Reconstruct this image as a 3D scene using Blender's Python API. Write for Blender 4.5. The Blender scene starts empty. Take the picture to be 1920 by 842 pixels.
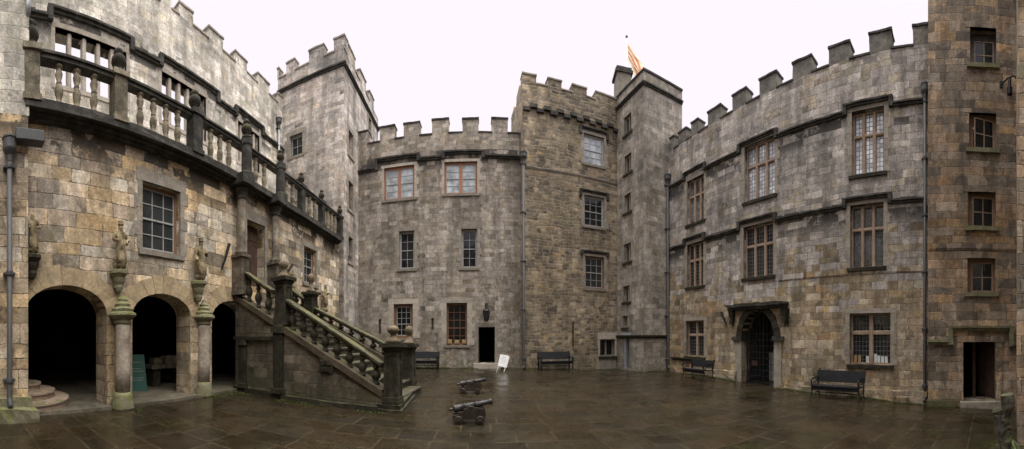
import bpy, bmesh, math, random
from mathutils import Vector, Matrix, noise
from mathutils.geometry import delaunay_2d_cdt
random.seed(7)
R = random.Random(11)
F, X0, HZ, HC = 611.15, 897.0, 632.0, 1.6      # pixels per radian, azimuth of the yard's axis, horizon row, eye height
sc = bpy.context.scene
COL = sc.collection
WO = {}

# ------------------------------------------------------------------ basics
def az(x): return (x - X0) / F
def pt(x, d): return Vector((d * math.sin(az(x)), d * math.cos(az(x))))
def zof(y, d): return HC + (HZ - y) / F * d

class Wall:
    """a vertical plane given by two plan points, seen left to right from the yard: s along, z up, t out into the yard"""
    def __init__(self, A, B):
        self.A, self.B = Vector(A), Vector(B)
        self.dir = (self.B - self.A).normalized()
        self.n = Vector((self.dir.y, -self.dir.x))
        self.L = (self.B - self.A).length
    def P(self, s, z, t=0.0):
        q = self.A + self.dir * s + self.n * t
        return Vector((q.x, q.y, z))
    def st(self, p):
        v = Vector((p[0], p[1])) - self.A
        return v.dot(self.dir), v.dot(self.n)
    def px(self, x, y, t=0.0):
        u = Vector((math.sin(az(x)), math.cos(az(x))))
        d = (self.A.dot(self.n) + t) / u.dot(self.n)
        return (u * d - self.A).dot(self.dir), zof(y, d)
    def s(self, x, t=0.0): return self.px(x, HZ, t)[0]
    def z(self, x, y, t=0.0): return self.px(x, y, t)[1]
    def rot(self): return math.atan2(self.dir.y, self.dir.x)
def plane(D, nphi, xa, xb):
    def q(x):
        d = D / math.cos(az(x) - nphi); return (d * math.sin(az(x)), d * math.cos(az(x)))
    return Wall(q(xa), q(xb))

def tag(o, label=None, cat=None, group=None, kind=None):
    for k, v in (('label', label), ('category', cat), ('group', group), ('kind', kind)):
        if v: o[k] = v
    return o
def thing(name, label, cat, loc, group=None, rotz=0.0):
    o = bpy.data.objects.new(name, None); COL.objects.link(o)
    o.location = loc; o.rotation_euler = (0, 0, rotz); o.empty_display_size = .3
    WO[o.name] = Vector(loc)
    return tag(o, label, cat, group)
def box_uv(bm, W=None):
    uv = bm.loops.layers.uv.verify()
    bm.normal_update()
    for f in bm.faces:
        n = f.normal
        for l in f.loops:
            p = l.vert.co
            if abs(n.z) > .75: l[uv].uv = (p.x, p.y)
            elif W is not None:
                n2 = Vector((n.x, n.y))
                if abs(n2.dot(W.n)) >= abs(n2.dot(W.dir)): l[uv].uv = (p.xy.dot(W.dir), p.z)
                else: l[uv].uv = (p.xy.dot(W.n), p.z)
            else:
                t = Vector((-n.y, n.x)); t.normalize()
                l[uv].uv = (p.xy.dot(t), p.z)
def obj(name, bm, mat, parent=None, origin=None, smooth=False, W=None, local=False, uv=True):
    bmesh.ops.recalc_face_normals(bm, faces=bm.faces)
    if uv: box_uv(bm, W)
    org = Vector((0, 0, 0)) if local else (WO[parent.name] if parent is not None else Vector(origin or (0, 0, 0)))
    if not local: bmesh.ops.translate(bm, verts=bm.verts, vec=-org)
    me = bpy.data.meshes.new(name); bm.to_mesh(me); bm.free()
    if smooth:
        for p in me.polygons: p.use_smooth = True
    me.materials.append(mat)
    o = bpy.data.objects.new(name, me); COL.objects.link(o)
    if parent is not None:
        o.parent = parent; WO[o.name] = WO.get(parent.name, Vector((0, 0, 0)))
    else:
        o.location = org; WO[o.name] = org
    return o
def put(src, name, parent, loc, scale=(1, 1, 1), rot=(0, 0, 0)):
    """another object on the mesh of src; loc in world"""
    o = bpy.data.objects.new(name, src.data if hasattr(src, 'data') else src); COL.objects.link(o)
    o.parent = parent; o.location = Vector(loc) - WO[parent.name]; o.scale = scale; o.rotation_euler = rot
    WO[o.name] = Vector(loc)
    return o
def dup(root, loc, rotz, label, group=None):
    r = root.copy(); COL.objects.link(r); r.location = loc; r.rotation_euler = (0, 0, rotz); r['label'] = label
    if group: r['group'] = group
    for ch in list(root.children):
        c = ch.copy(); COL.objects.link(c); c.parent = r
        for g in ch.children:
            d = g.copy(); COL.objects.link(d); d.parent = c
    return r

# ------------------------------------------------------------------ shapes
def hexa(bm, P8):
    v = [bm.verts.new(p) for p in P8]
    for q in ((0, 1, 2, 3), (7, 6, 5, 4), (0, 4, 5, 1), (1, 5, 6, 2), (2, 6, 7, 3), (3, 7, 4, 0)):
        bm.faces.new([v[i] for i in q])
    return v
def box(bm, x0, x1, y0, y1, z0, z1):
    return hexa(bm, [(x0, y0, z0), (x1, y0, z0), (x1, y1, z0), (x0, y1, z0), (x0, y0, z1), (x1, y0, z1), (x1, y1, z1), (x0, y1, z1)])
def wbox(bm, W, s0, s1, z0, z1, t0, t1):
    return hexa(bm, [W.P(s0, z0, t0), W.P(s1, z0, t0), W.P(s1, z0, t1), W.P(s0, z0, t1), W.P(s0, z1, t0), W.P(s1, z1, t0), W.P(s1, z1, t1), W.P(s0, z1, t1)])
def wslope(bm, W, s0, za, s1, zb, h, t0, t1):
    """a bar whose top runs from (s0,za) to (s1,zb), h high"""
    return hexa(bm, [W.P(s0, za - h, t0), W.P(s1, zb - h, t0), W.P(s1, zb - h, t1), W.P(s0, za - h, t1), W.P(s0, za, t0), W.P(s1, zb, t0), W.P(s1, zb, t1), W.P(s0, za, t1)])
def inpoly(p, poly):
    c = False; j = len(poly) - 1
    for i in range(len(poly)):
        a, b = poly[i], poly[j]
        if (a[1] > p[1]) != (b[1] > p[1]) and p[0] < (b[0] - a[0]) * (p[1] - a[1]) / (b[1] - a[1]) + a[0]: c = not c
        j = i
    return c
def slab(W, outer, holes, t0=0.0, t1=-.6, bm=None):
    bm = bm or bmesh.new()
    loops = [outer] + holes
    vs, es = [], []
    for lp in loops:
        b = len(vs); vs += [Vector(p) for p in lp]
        es += [(b + i, b + (i + 1) % len(lp)) for i in range(len(lp))]
    ov, oe, of, *_ = delaunay_2d_cdt(vs, es, [], 0, 1e-5)
    fr = [bm.verts.new(W.P(p.x, p.y, t0)) for p in ov]; bk = [bm.verts.new(W.P(p.x, p.y, t1)) for p in ov]
    for f in of:
        c = sum((ov[i] for i in f), Vector((0, 0))) / len(f)
        if not inpoly(c, outer) or any(inpoly(c, h) for h in holes): continue
        bm.faces.new([fr[i] for i in f]); bm.faces.new([bk[i] for i in reversed(f)])
    for lp in loops:
        for i in range(len(lp)):
            a, b = lp[i], lp[(i + 1) % len(lp)]
            bm.faces.new([bm.verts.new(W.P(a[0], a[1], t0)), bm.verts.new(W.P(b[0], b[1], t0)), bm.verts.new(W.P(b[0], b[1], t1)), bm.verts.new(W.P(a[0], a[1], t1))])
    bmesh.ops.remove_doubles(bm, verts=bm.verts, dist=1e-4)
    return bm
def rough(bm, L=.22, amp=.012, freq=3.0, it=4):
    for _ in range(it):
        e = [x for x in bm.edges if x.calc_length() > L]
        if not e: break
        bmesh.ops.subdivide_edges(bm, edges=e, cuts=1, use_grid_fill=True)
    for v in bm.verts: v.co += noise.noise_vector(v.co * freq) * amp + noise.noise_vector(v.co * freq * 3.1) * amp * .45
    return bm
def lathe(bm, prof, c=(0, 0, 0), seg=14, sx=1.0, sy=1.0, ang=None):
    rings = []
    for r, z in prof:
        rings.append([bm.verts.new((c[0] + math.cos(2 * math.pi * k / seg) * r * sx, c[1] + math.sin(2 * math.pi * k / seg) * r * sy, c[2] + z)) for k in range(seg)])
    for a, b in zip(rings, rings[1:]):
        for k in range(seg): bm.faces.new((a[k], a[(k + 1) % seg], b[(k + 1) % seg], b[k]))
    bm.faces.new(list(reversed(rings[0]))); bm.faces.new(rings[-1])
    return bm
def tube(bm, pts, r, seg=8):
    pts = [Vector(p) for p in pts]; rings = []
    for i, p in enumerate(pts):
        d = (pts[min(i + 1, len(pts) - 1)] - pts[max(i - 1, 0)]).normalized()
        u = d.cross(Vector((0, 0, 1)))
        if u.length < .05: u = d.cross(Vector((1, 0, 0)))
        u.normalize(); w = d.cross(u)
        rr = r[i] if isinstance(r, (list, tuple)) else r
        rings.append([bm.verts.new(p + (u * math.cos(2 * math.pi * k / seg) + w * math.sin(2 * math.pi * k / seg)) * rr) for k in range(seg)])
    for a, b in zip(rings, rings[1:]):
        for k in range(seg): bm.faces.new((a[k], a[(k + 1) % seg], b[(k + 1) % seg], b[k]))
    bm.faces.new(list(reversed(rings[0]))); bm.faces.new(rings[-1])
    return bm
def bevel(bm, w=.01, seg=1):
    bmesh.ops.remove_doubles(bm, verts=bm.verts, dist=1e-5)
    bmesh.ops.bevel(bm, geom=list(bm.edges), offset=w, segments=seg, affect='EDGES', clamp_overlap=True)
    return bm

# ------------------------------------------------------------------ materials
class NT:
    def __init__(self, name):
        self.m = bpy.data.materials.new(name); self.m.use_nodes = True
        self.t = self.m.node_tree; self.b = self.t.nodes['Principled BSDF']
    def n(self, typ, ins=None, **pr):
        x = self.t.nodes.new(typ)
        for k, v in pr.items(): setattr(x, k, v)
        for k, v in (ins or {}).items(): self.set(x.inputs[k], v)
        return x
    def set(self, sock, v):
        if isinstance(v, bpy.types.NodeSocket): self.t.links.new(v, sock)
        elif v is not None: sock.default_value = v
    def math(self, op, a, b=None, c=None):
        x = self.t.nodes.new('ShaderNodeMath'); x.operation = op
        for i, v in enumerate((a, b, c)):
            if v is not None: self.set(x.inputs[i], v)
        return x.outputs[0]
    def mr(self, v, a, b, c, d, smooth=True):
        x = self.n('ShaderNodeMapRange', {0: v, 1: a, 2: b, 3: c, 4: d}); x.interpolation_type = 'SMOOTHSTEP' if smooth else 'LINEAR'
        return x.outputs[0]
    def noise(self, vec, scale, detail=3.0, rough=.6, d=False):
        x = self.n('ShaderNodeTexNoise', {'Scale': scale, 'Detail': detail, 'Roughness': rough})
        if vec is not None: self.t.links.new(vec, x.inputs['Vector'])
        return x.outputs['Color'] if d else x.outputs[0]
    def mul(self, vec, s):
        x = self.n('ShaderNodeVectorMath', {0: vec, 1: s}, operation='MULTIPLY'); return x.outputs[0]
    def mix(self, f, a, b, mode='MIX'):
        x = self.t.nodes.new('ShaderNodeMix'); x.data_type = 'RGBA'; x.blend_type = mode
        self.set(x.inputs[0], f); self.set(x.inputs[6], col(a)); self.set(x.inputs[7], col(b))
        return x.outputs[2]
    def ramp(self, f, cols, mode='CONSTANT'):
        x = self.t.nodes.new('ShaderNodeValToRGB'); x.color_ramp.interpolation = mode
        el = x.color_ramp.elements
        while len(el) < len(cols): el.new(.5)
        for i, c in enumerate(cols):
            el[i].position = i / len(cols) if mode == 'CONSTANT' else i / (len(cols) - 1); el[i].color = col(c)
        self.t.links.new(f, x.inputs[0]); return x.outputs[0]
    def grey(self, v):
        x = self.t.nodes.new('ShaderNodeCombineColor')
        for i in range(3): self.t.links.new(v, x.inputs[i])
        return x.outputs[0]
    def sep(self, c):
        x = self.t.nodes.new('ShaderNodeSeparateColor'); self.t.links.new(c, x.inputs[0]); return x.outputs
    def bump(self, h, strength=.5, dist=.02):
        x = self.n('ShaderNodeBump', {'Strength': strength, 'Distance': dist, 'Height': h}); self.t.links.new(x.outputs[0], self.b.inputs['Normal'])
def col(c):
    if isinstance(c, (tuple, list)) and len(c) == 3: return (*c, 1.0)
    return c

def stonework(name, cols, bw=.55, bh=.29, joint=(.10, .085, .065), jw=.014, kind='ashlar', warp=.05, stain=(.55, .44, .62), streak=.25,
              moss=(.0, (.10, .105, .05)), crust=.12, var=.5, rgh=(.75, .95), bump=.55, spec=.25, gain=1.0, mossz=None, bands=(), low=None):
    m = NT(name)
    pos = m.n('ShaderNodeNewGeometry').outputs['Position']
    if kind == 'floor': uvv = pos
    else: uvv = m.n('ShaderNodeTexCoord').outputs['UV']
    wn = m.n('ShaderNodeVectorMath', {0: m.noise(pos, 1.4, 3, .6, True), 1: (.5, .5, .5)}, operation='SUBTRACT').outputs[0]
    uvw = m.n('ShaderNodeVectorMath', {0: uvv, 1: m.mul(wn, (warp, warp, 0))}, operation='ADD').outputs[0]
    sx = m.n('ShaderNodeSeparateXYZ', {0: uvw}).outputs
    u, v = sx[0], sx[1]
    fine = m.noise(pos, 22.0, 4, .65)
    if kind == 'rubble':
        cv = m.n('ShaderNodeCombineXYZ', {0: m.math('DIVIDE', u, bw), 1: m.math('DIVIDE', v, bh)}).outputs[0]
        a = m.n('ShaderNodeTexVoronoi', {'Vector': cv, 'Scale': 1.0, 'Randomness': .85}, voronoi_dimensions='2D')
        b = m.n('ShaderNodeTexVoronoi', {'Vector': cv, 'Scale': 1.0, 'Randomness': .85}, voronoi_dimensions='2D', feature='DISTANCE_TO_EDGE')
        cc = m.sep(a.outputs['Color']); e = m.math('MULTIPLY', b.outputs['Distance'], bh)
    else:
        vs = m.math('DIVIDE', v, bh)
        va = m.n('ShaderNodeTexVoronoi', {'W': vs, 'Scale': 1.0, 'Randomness': .7}, voronoi_dimensions='1D')
        ve = m.n('ShaderNodeTexVoronoi', {'W': vs, 'Scale': 1.0, 'Randomness': .7}, voronoi_dimensions='1D', feature='DISTANCE_TO_EDGE')
        rc = m.sep(va.outputs['Color'])
        us = m.math('ADD', m.math('DIVIDE', m.math('MULTIPLY', u, m.mr(rc[1], 0, 1, .75, 1.35, False)), bw), m.math('MULTIPLY', rc[0], 91.7))
        ua = m.n('ShaderNodeTexVoronoi', {'W': us, 'Scale': 1.0, 'Randomness': .85}, voronoi_dimensions='1D')
        ue = m.n('ShaderNodeTexVoronoi', {'W': us, 'Scale': 1.0, 'Randomness': .85}, voronoi_dimensions='1D', feature='DISTANCE_TO_EDGE')
        cc = m.sep(ua.outputs['Color'])
        e = m.math('MINIMUM', m.math('MULTIPLY', ue.outputs['Distance'], bw), m.math('MULTIPLY', ve.outputs['Distance'], bh))
    e = m.math('ADD', e, m.mr(fine, .3, .7, -.006, .006))
    mask = m.mr(e, .001, jw, 0, 1)
    srt = lambda q: sorted(q, key=lambda k: k[0] / k[2] + .3 * (k[0] + k[1]))
    idx = m.math('ADD', m.math('MULTIPLY', cc[0], .8), m.mr(m.noise(pos, .42, 3, .55), .3, .7, -.16, .36, False))     # beds of like stone
    c = m.ramp(idx, srt(cols))
    if low:      # the lower courses are of another stone
        zz = m.n('ShaderNodeSeparateXYZ', {0: pos}).outputs[2]
        zz = m.math('ADD', zz, m.math('ADD', m.mr(cc[1], 0, 1, -1.6, 1.6, False), m.mr(m.noise(pos, .35, 2, .5), .3, .7, -1.5, 1.5)))
        c = m.mix(m.math('LESS_THAN', zz, low[0]), c, m.ramp(idx, srt(low[1])))
    c = m.mix(1.0, c, m.grey(m.mr(cc[1], 0, 1, (1 - var * .6) * gain, (1 + var * .55) * gain, False)), 'MULTIPLY')
    med = m.noise(pos, 5.5, 6, .7)
    c = m.mix(1.0, c, m.grey(m.mr(med, .3, .7, .72, 1.22)), 'MULTIPLY')
    c = m.mix(1.0, c, m.grey(m.mr(fine, .25, .75, .8, 1.15)), 'MULTIPLY')
    # weathering: broad stains, rain streaks, black crust, lichen
    big = m.noise(m.mul(pos, (.45, .45, .3)), 1.0, 5, .62)
    c = m.mix(1.0, c, m.grey(m.mr(big, stain[1], stain[2], 1.08, stain[0])), 'MULTIPLY')
    if kind != 'floor':
        st = m.noise(m.n('ShaderNodeCombineXYZ', {0: m.math('MULTIPLY', u, 2.2), 1: m.math('MULTIPLY', v, .22)}).outputs[0], 1.0, 5, .65)
        c = m.mix(1.0, c, m.grey(m.mr(st, .36, .66, 1.10, 1 - streak * 1.35)), 'MULTIPLY')
        pz = m.n('ShaderNodeSeparateXYZ', {0: pos}).outputs[2]
        n17 = m.noise(pos, 2.6, 6, .75)
        cr = m.math('MULTIPLY', m.math('GREATER_THAN', cc[2], 1 - crust), m.mr(n17, .46, .60, 0, .6))
        for bz in bands:      # black crust where rain drips off the mouldings
            bb = m.math('MULTIPLY', m.mr(pz, bz - .95, bz - .2, 0, 1), m.math('LESS_THAN', pz, bz + .25))
            bb = m.math('MULTIPLY', bb, m.mr(m.math('ADD', n17, m.mr(cc[2], 0, 1, -.2, .2, False)), .44, .54, 0, .88))
            cr = m.math('MAXIMUM', cr, bb)
        c = m.mix(cr, c, (.035, .032, .03))
    if moss[0] > 0:
        mo = m.mr(m.noise(m.mul(pos, (1, 1, .8)), .9, 6, .68), .62 - moss[0] * .3, .72, 0, .75)
        if mossz:
            pz = m.n('ShaderNodeSeparateXYZ', {0: pos}).outputs[2]
            lo = m.math('ADD', pz, m.mr(med, .3, .7, -.5, .5))
            mo = m.math('MAXIMUM', mo, m.mr(lo, mossz, mossz - .8, 0, .7))
        c = m.mix(mo, c, moss[1])
    jn = m.mr(m.noise(pos, 2.3, 3, .6), .38, .62, .15, 1.0)
    c = m.mix(m.math('MULTIPLY', m.math('SUBTRACT', 1.0, mask), jn), c, joint)
    m.set(m.b.inputs['Base Color'], c)
    m.set(m.b.inputs['Roughness'], m.mr(m.noise(pos, 1.1 if kind == 'floor' else 4.0, 5, .65), .35, .65, rgh[0], rgh[1]))
    m.b.inputs['Specular IOR Level'].default_value = spec
    h = m.math('ADD', m.math('MULTIPLY', mask, .55), m.math('ADD', m.math('MULTIPLY', med, .5), m.math('MULTIPLY', fine, .22)))
    h = m.math('ADD', h, m.math('MULTIPLY', cc[1], .35))
    if kind == 'floor': h = m.math('ADD', h, m.math('MULTIPLY', m.noise(pos, 1.3, 2, .5), 1.2))
    m.bump(h, bump, .03)
    return m.m

def plain(name, c1, c2, c3=None, scale=4.0, rgh=.85, spec=.25, bump=.4, metal=0.0, isl=.3, moss=0.0, mosscol=(.085, .095, .035), pl=.04):
    m = NT(name)
    g = m.n('ShaderNodeNewGeometry'); pos = g.outputs['Position']
    nz = m.noise(pos, scale, 6, .68)
    c = m.ramp(m.mr(nz, .3, .7, 0, 1, False), [c1, c2] + ([c3] if c3 else []), 'LINEAR')
    fine = m.noise(pos, scale * 6, 4, .6)
    c = m.mix(1.0, c, m.grey(m.mr(fine, .25, .75, .78, 1.18)), 'MULTIPLY')
    c = m.mix(1.0, c, m.grey(m.mr(g.outputs['Random Per Island'], 0, 1, 1 - isl, 1 + isl, False)), 'MULTIPLY')
    if moss > 0:
        nm = m.n('ShaderNodeSeparateXYZ', {0: g.outputs['Normal']}).outputs[2]
        mo = m.math('ADD', m.noise(pos, 3.0, 5, .7), m.math('MULTIPLY', nm, .12))
        c = m.mix(m.mr(mo, .66 - moss * .3, .74, 0, .85), c, mosscol)
    m.set(m.b.inputs['Base Color'], c)
    m.b.inputs['Roughness'].default_value = rgh; m.b.inputs['Metallic'].default_value = metal
    m.b.inputs['Specular IOR Level'].default_value = spec
    if bump: m.bump(m.math('ADD', nz, m.math('MULTIPLY', fine, .4)), bump, pl)
    return m.m
def glass(name, base, rgh=.06, lead=None, spec=.9, leadcol=(.10, .10, .105), dif=.25):
    m = NT(name)
    uv = m.n('ShaderNodeTexCoord').outputs['UV']; pos = m.n('ShaderNodeNewGeometry').outputs['Position']
    nz = m.noise(pos, 1.6, 3, .6)
    c = m.mix(m.mr(nz, .35, .65, 0, 1), tuple(x * (1 - dif) for x in base), tuple(x * (1 + dif) for x in base))
    h = m.math('MULTIPLY', m.noise(pos, 3.2, 2, .5), 1.0)
    m.b.inputs['Roughness'].default_value = rgh; m.b.inputs['Specular IOR Level'].default_value = spec
    if lead:
        b = m.n('ShaderNodeTexBrick', {'Vector': uv, 'Color1': (0, 0, 0, 1), 'Color2': (1, 1, 1, 1), 'Mortar': (.5, .5, .5, 1), 'Scale': 1.0, 'Mortar Size': lead[2],
                                       'Mortar Smooth': .0, 'Bias': 0.0, 'Brick Width': lead[0], 'Row Height': lead[1]}, offset=0.0)
        rv = m.sep(b.outputs['Color'])[0]
        c = m.mix(1.0, c, m.grey(m.mr(rv, 0, 1, .6, 1.35, False)), 'MULTIPLY')
        c = m.mix(b.outputs['Fac'], c, leadcol)
        m.set(m.b.inputs['Roughness'], m.math('MULTIPLY_ADD', b.outputs['Fac'], .5, rgh))
    m.set(m.b.inputs['Base Color'], c)
    m.bump(h, .25, .02)
    return m.m
def paint(name, c, rgh=.5, metal=0.0, spec=.4, bump=.1):
    return plain(name, tuple(x * .8 for x in c), c, tuple(min(1, x * 1.1) for x in c), 6.0, rgh, spec, bump, metal, .08, pl=.01)

M = {}
# golden-grey arcade front
M['arcade'] = stonework('arcade_stone', gain=1.16, cols=[(.58, .45, .29), (.44, .36, .26), (.62, .53, .40), (.53, .37, .20), (.41, .36, .29), (.64, .565, .46), (.52, .40, .25), (.57, .42, .245), (.33, .285, .23), (.56, .45, .34)],
                        bw=.66, bh=.31, joint=(.09, .07, .048), jw=.017, moss=(.08, (.17, .15, .07)), crust=.10, stain=(.66, .46, .66), var=.55, mossz=.4, bands=(6.05,), streak=.25,
                        low=(2.8, [(.40, .32, .21), (.34, .28, .20), (.44, .345, .225), (.42, .31, .18), (.30, .25, .185), (.48, .38, .27)]))
M['hall'] = stonework('hall_stone', gain=1.1, cols=[(.62, .575, .50), (.54, .50, .43), (.66, .61, .54), (.50, .47, .40), (.59, .54, .46), (.47, .445, .38), (.62, .55, .43)], bw=.5, bh=.25, joint=(.32, .30, .24), jw=.012, moss=(.16, (.33, .32, .21)), crust=.03, var=.45, stain=(.7, .46, .66), streak=.25, warp=.08, bands=(11.8,))
M['tower'] = stonework('tower_stone', gain=1.15, cols=[(.42, .375, .335), (.36, .33, .30), (.47, .425, .38), (.38, .325, .275), (.51, .46, .415), (.32, .295, .27), (.45, .38, .32)], bw=.62, bh=.22, joint=(.20, .18, .155), jw=.012, crust=.03, var=.45, stain=(.76, .46, .66), streak=.28, moss=(.02, (.20, .19, .13)), warp=.10)
M['rear'] = stonework('rear_range_stone', gain=1.1, cols=[(.30, .265, .215), (.265, .235, .195), (.35, .305, .245), (.25, .215, .17), (.325, .28, .24), (.28, .23, .17), (.39, .35, .30)], bw=.46, bh=.23, joint=(.13, .11, .085), jw=.014, warp=.13, moss=(.15, (.15, .135, .07)), crust=.03, var=.4, stain=(.76, .45, .62), mossz=.5, bands=(11.0,))
M['rubble'] = stonework('rubble_stone', gain=1.1, cols=[(.27, .215, .145), (.33, .265, .18), (.22, .18, .13), (.36, .29, .195), (.29, .24, .18), (.20, .165, .12), (.34, .25, .14)], bw=.36, bh=.165, joint=(.36, .31, .235), jw=.022, warp=.30, moss=(.08, (.15, .14, .075)), crust=.05, var=.55, bump=.9, stain=(.6, .46, .64), mossz=.5)
M['turret'] = stonework('turret_stone', gain=1.05, cols=[(.30, .27, .23), (.26, .24, .205), (.34, .30, .25), (.285, .245, .19), (.36, .325, .28), (.245, .22, .185)], bw=.6, bh=.28, joint=(.14, .125, .10), jw=.012, crust=.02, var=.3, moss=(.08, (.17, .16, .10)), stain=(.76, .46, .66), streak=.22, mossz=.4, warp=.07)
M['wing'] = stonework('wing_stone', gain=1.1, cols=[(.36, .325, .29), (.31, .285, .26), (.41, .37, .33), (.37, .31, .24), (.35, .315, .29), (.28, .255, .23), (.45, .41, .37), (.34, .30, .235)], bw=.50, bh=.25, joint=(.13, .115, .09), jw=.014, warp=.10, moss=(.16, (.21, .20, .115)), crust=.07, var=.5, stain=(.76, .45, .64), mossz=.0, bands=(9.2, 6.05), streak=.3,
                      low=(4.3, [(.36, .285, .19), (.31, .24, .165), (.40, .30, .175), (.34, .285, .215), (.27, .21, .14), (.44, .365, .265), (.39, .25, .145)]))
M['gate'] = stonework('gate_tower_stone', gain=.92, cols=[(.40, .285, .19), (.32, .25, .18), (.44, .32, .20), (.28, .24, .19), (.40, .32, .24), (.46, .305, .17), (.23, .19, .145)],
                      bw=.60, bh=.27, joint=(.09, .07, .052), jw=.016, warp=.11, moss=(.10, (.17, .16, .09)), crust=.08, var=.6, stain=(.66, .46, .64), mossz=-.1, streak=.25)
M['stairwall'] = stonework('stair_wall_stone', [(.17, .145, .105), (.14, .12, .088), (.20, .165, .12), (.155, .125, .085), (.12, .105, .08)],
                           .5, .24, (.065, .055, .038), .016, moss=(.28, (.09, .095, .038)), crust=.08, var=.6, stain=(.6, .45, .62), mossz=.3, warp=.09)
M['floor'] = stonework('wet_flagstones', [(.0245, .018, .009), (.020, .015, .0078), (.027, .0195, .0098), (.0245, .0168, .009), (.025, .0198, .011), (.019, .0148, .0086)],
                       .78, .56, (.058, .044, .026), .026, 'floor', warp=.04, stain=(.78, .45, .65), var=.4, rgh=(.16, .40), bump=.14, spec=.34, moss=(.20, (.026, .027, .009)))
M['inner_floor'] = stonework('arcade_floor_stone', [(.13, .115, .085), (.115, .10, .072), (.155, .135, .10)], .8, .6, (.09, .08, .055), .02, 'floor', moss=(.30, (.09, .095, .028)), var=.3, rgh=(.4, .7), bump=.2)
M['black_stone'] = plain('sooty_stone', (.022, .021, .019), (.045, .042, .036), (.10, .092, .078), 3.5, bump=.6, isl=.15, moss=.18, mosscol=(.10, .105, .05))
M['merlon_dark'] = plain('black_green_merlon_stone', (.07, .068, .06), (.15, .14, .122), (.25, .23, .19), 2.6, bump=.6, isl=.15, moss=.1)
M['step'] = plain('worn_dark_step', (.03, .026, .018), (.06, .05, .036), (.10, .085, .06), 4.0, .7, bump=.4, isl=.2, moss=.3)
M['rail_stone'] = plain('weathered_rail_stone', (.06, .053, .04), (.17, .145, .10), (.32, .275, .20), 4.5, bump=.6, isl=.25, moss=.22, mosscol=(.085, .085, .035))
M['mossy_rail'] = plain('mossy_handrail_stone', (.035, .03, .02), (.075, .068, .042), (.14, .128, .08), 5.0, bump=.5, isl=.1, moss=.45, mosscol=(.13, .125, .045))
M['dark_stone'] = plain('dark_weathered_stone', (.018, .016, .011), (.036, .032, .022), (.07, .062, .043), 4.0, bump=.6, isl=.2, moss=.35, mosscol=(.075, .08, .03))
M['ball'] = plain('lichen_ball_stone', (.07, .055, .036), (.15, .115, .075), (.22, .18, .125), 6.0, bump=.5, isl=.1)
M['pale_stone'] = plain('pale_dressed_stone', (.30, .265, .22), (.40, .355, .295), (.47, .42, .36), 3.0, bump=.35, isl=.18)
M['dress'] = plain('grey_dressed_stone', (.20, .175, .145), (.28, .25, .205), (.34, .30, .25), 3.0, bump=.4, isl=.2)
M['mullion'] = plain('pink_mullion_stone', (.26, .185, .135), (.34, .25, .185), (.40, .31, .24), 3.0, bump=.35, isl=.15)
M['voussoir'] = plain('arch_stone', (.27, .215, .14), (.37, .285, .175), (.44, .34, .21), 2.5, bump=.4, isl=.3, moss=.05)
M['column'] = plain('column_stone', (.15, .13, .105), (.34, .29, .23), (.46, .40, .33), 2.2, bump=.4, isl=.1)
M['dark_column'] = plain('dark_column_stone', (.04, .034, .026), (.12, .10, .075), (.26, .22, .165), 2.6, bump=.4, isl=.1, moss=.15)
M['mossy_base'] = plain('mossy_stone', (.13, .12, .075), (.19, .175, .11), (.25, .23, .16), 4.0, bump=.5, isl=.15, moss=.7, mosscol=(.13, .145, .035))
M['statue'] = plain('mossy_statue_stone', (.05, .042, .026), (.22, .175, .10), (.50, .41, .26), 5.0, bump=.7, isl=.1, moss=.30, mosscol=(.09, .095, .035))
M['brown_coping'] = plain('brown_coping_stone', (.05, .038, .026), (.085, .065, .044), (.12, .095, .065), 4.0, bump=.4, isl=.1, moss=.2)
M['reddish'] = plain('red_step_stone', (.20, .14, .105), (.27, .20, .15), (.30, .24, .18), 3.0, bump=.3, isl=.15, moss=.2)
M['lead'] = paint('lead_grey_pipe', (.07, .07, .072), .6, .1)
M['pale_pipe'] = paint('pale_grey_pipe', (.36, .37, .39), .5, .1)
M['iron'] = paint('black_iron', (.022, .022, .024), .55, .5)
M['gun'] = plain('cannon_iron', (.02, .019, .018), (.04, .038, .037), (.075, .072, .07), 5.0, .45, .4, .3, .3, .05)
M['oak'] = plain('dark_wet_oak', (.018, .014, .011), (.035, .027, .02), (.055, .043, .032), 6.0, .5, .4, .5, 0, .15)
M['bench'] = plain('black_wet_bench', (.008, .008, .009), (.014, .014, .016), (.022, .022, .025), 6.0, .55, .3, .2, 0, .2)
M['rust'] = plain('rusty_iron', (.03, .018, .013), (.06, .034, .024), (.10, .055, .035), 9.0, .8, .2, .4, .2, .05)
M['door'] = plain('old_brown_door', (.045, .026, .018), (.07, .042, .03), (.10, .065, .045), 4.0, .65, .3, .3, 0, .2)
M['white_wood'] = paint('white_sash_paint', (.36, .36, .34), .5)
M['grey_wood'] = paint('grey_sash_paint', (.18, .18, .17), .55)
M['brown_wood'] = paint('brown_window_wood', (.22, .115, .06), .55)
M['orange_wood'] = paint('orange_window_wood', (.36, .145, .07), .5)
M['dark_glass'] = glass('dark_window_glass', (.012, .014, .015), spec=.45)
M['mid_glass'] = glass('grey_window_glass', (.035, .038, .04), spec=.5)
M['pale_glass'] = glass('painted_sky_window_glass', (.36, .40, .42), dif=.45)  # sky reflection of the upper windows put into the pane colour
M['dark_leaded'] = glass('dark_leaded_glass', (.016, .019, .021), lead=(.125, .16, .012), leadcol=(.055, .06, .06))
M['mid_leaded'] = glass('grey_leaded_glass', (.16, .17, .18), lead=(.125, .16, .012), leadcol=(.05, .05, .05), dif=.5)
M['pale_leaded'] = glass('painted_sky_leaded_glass', (.56, .59, .62), lead=(.125, .16, .013), leadcol=(.10, .10, .11), dif=.3)  # bright base colour imitates sky mirrored in the wing's upper lights
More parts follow.
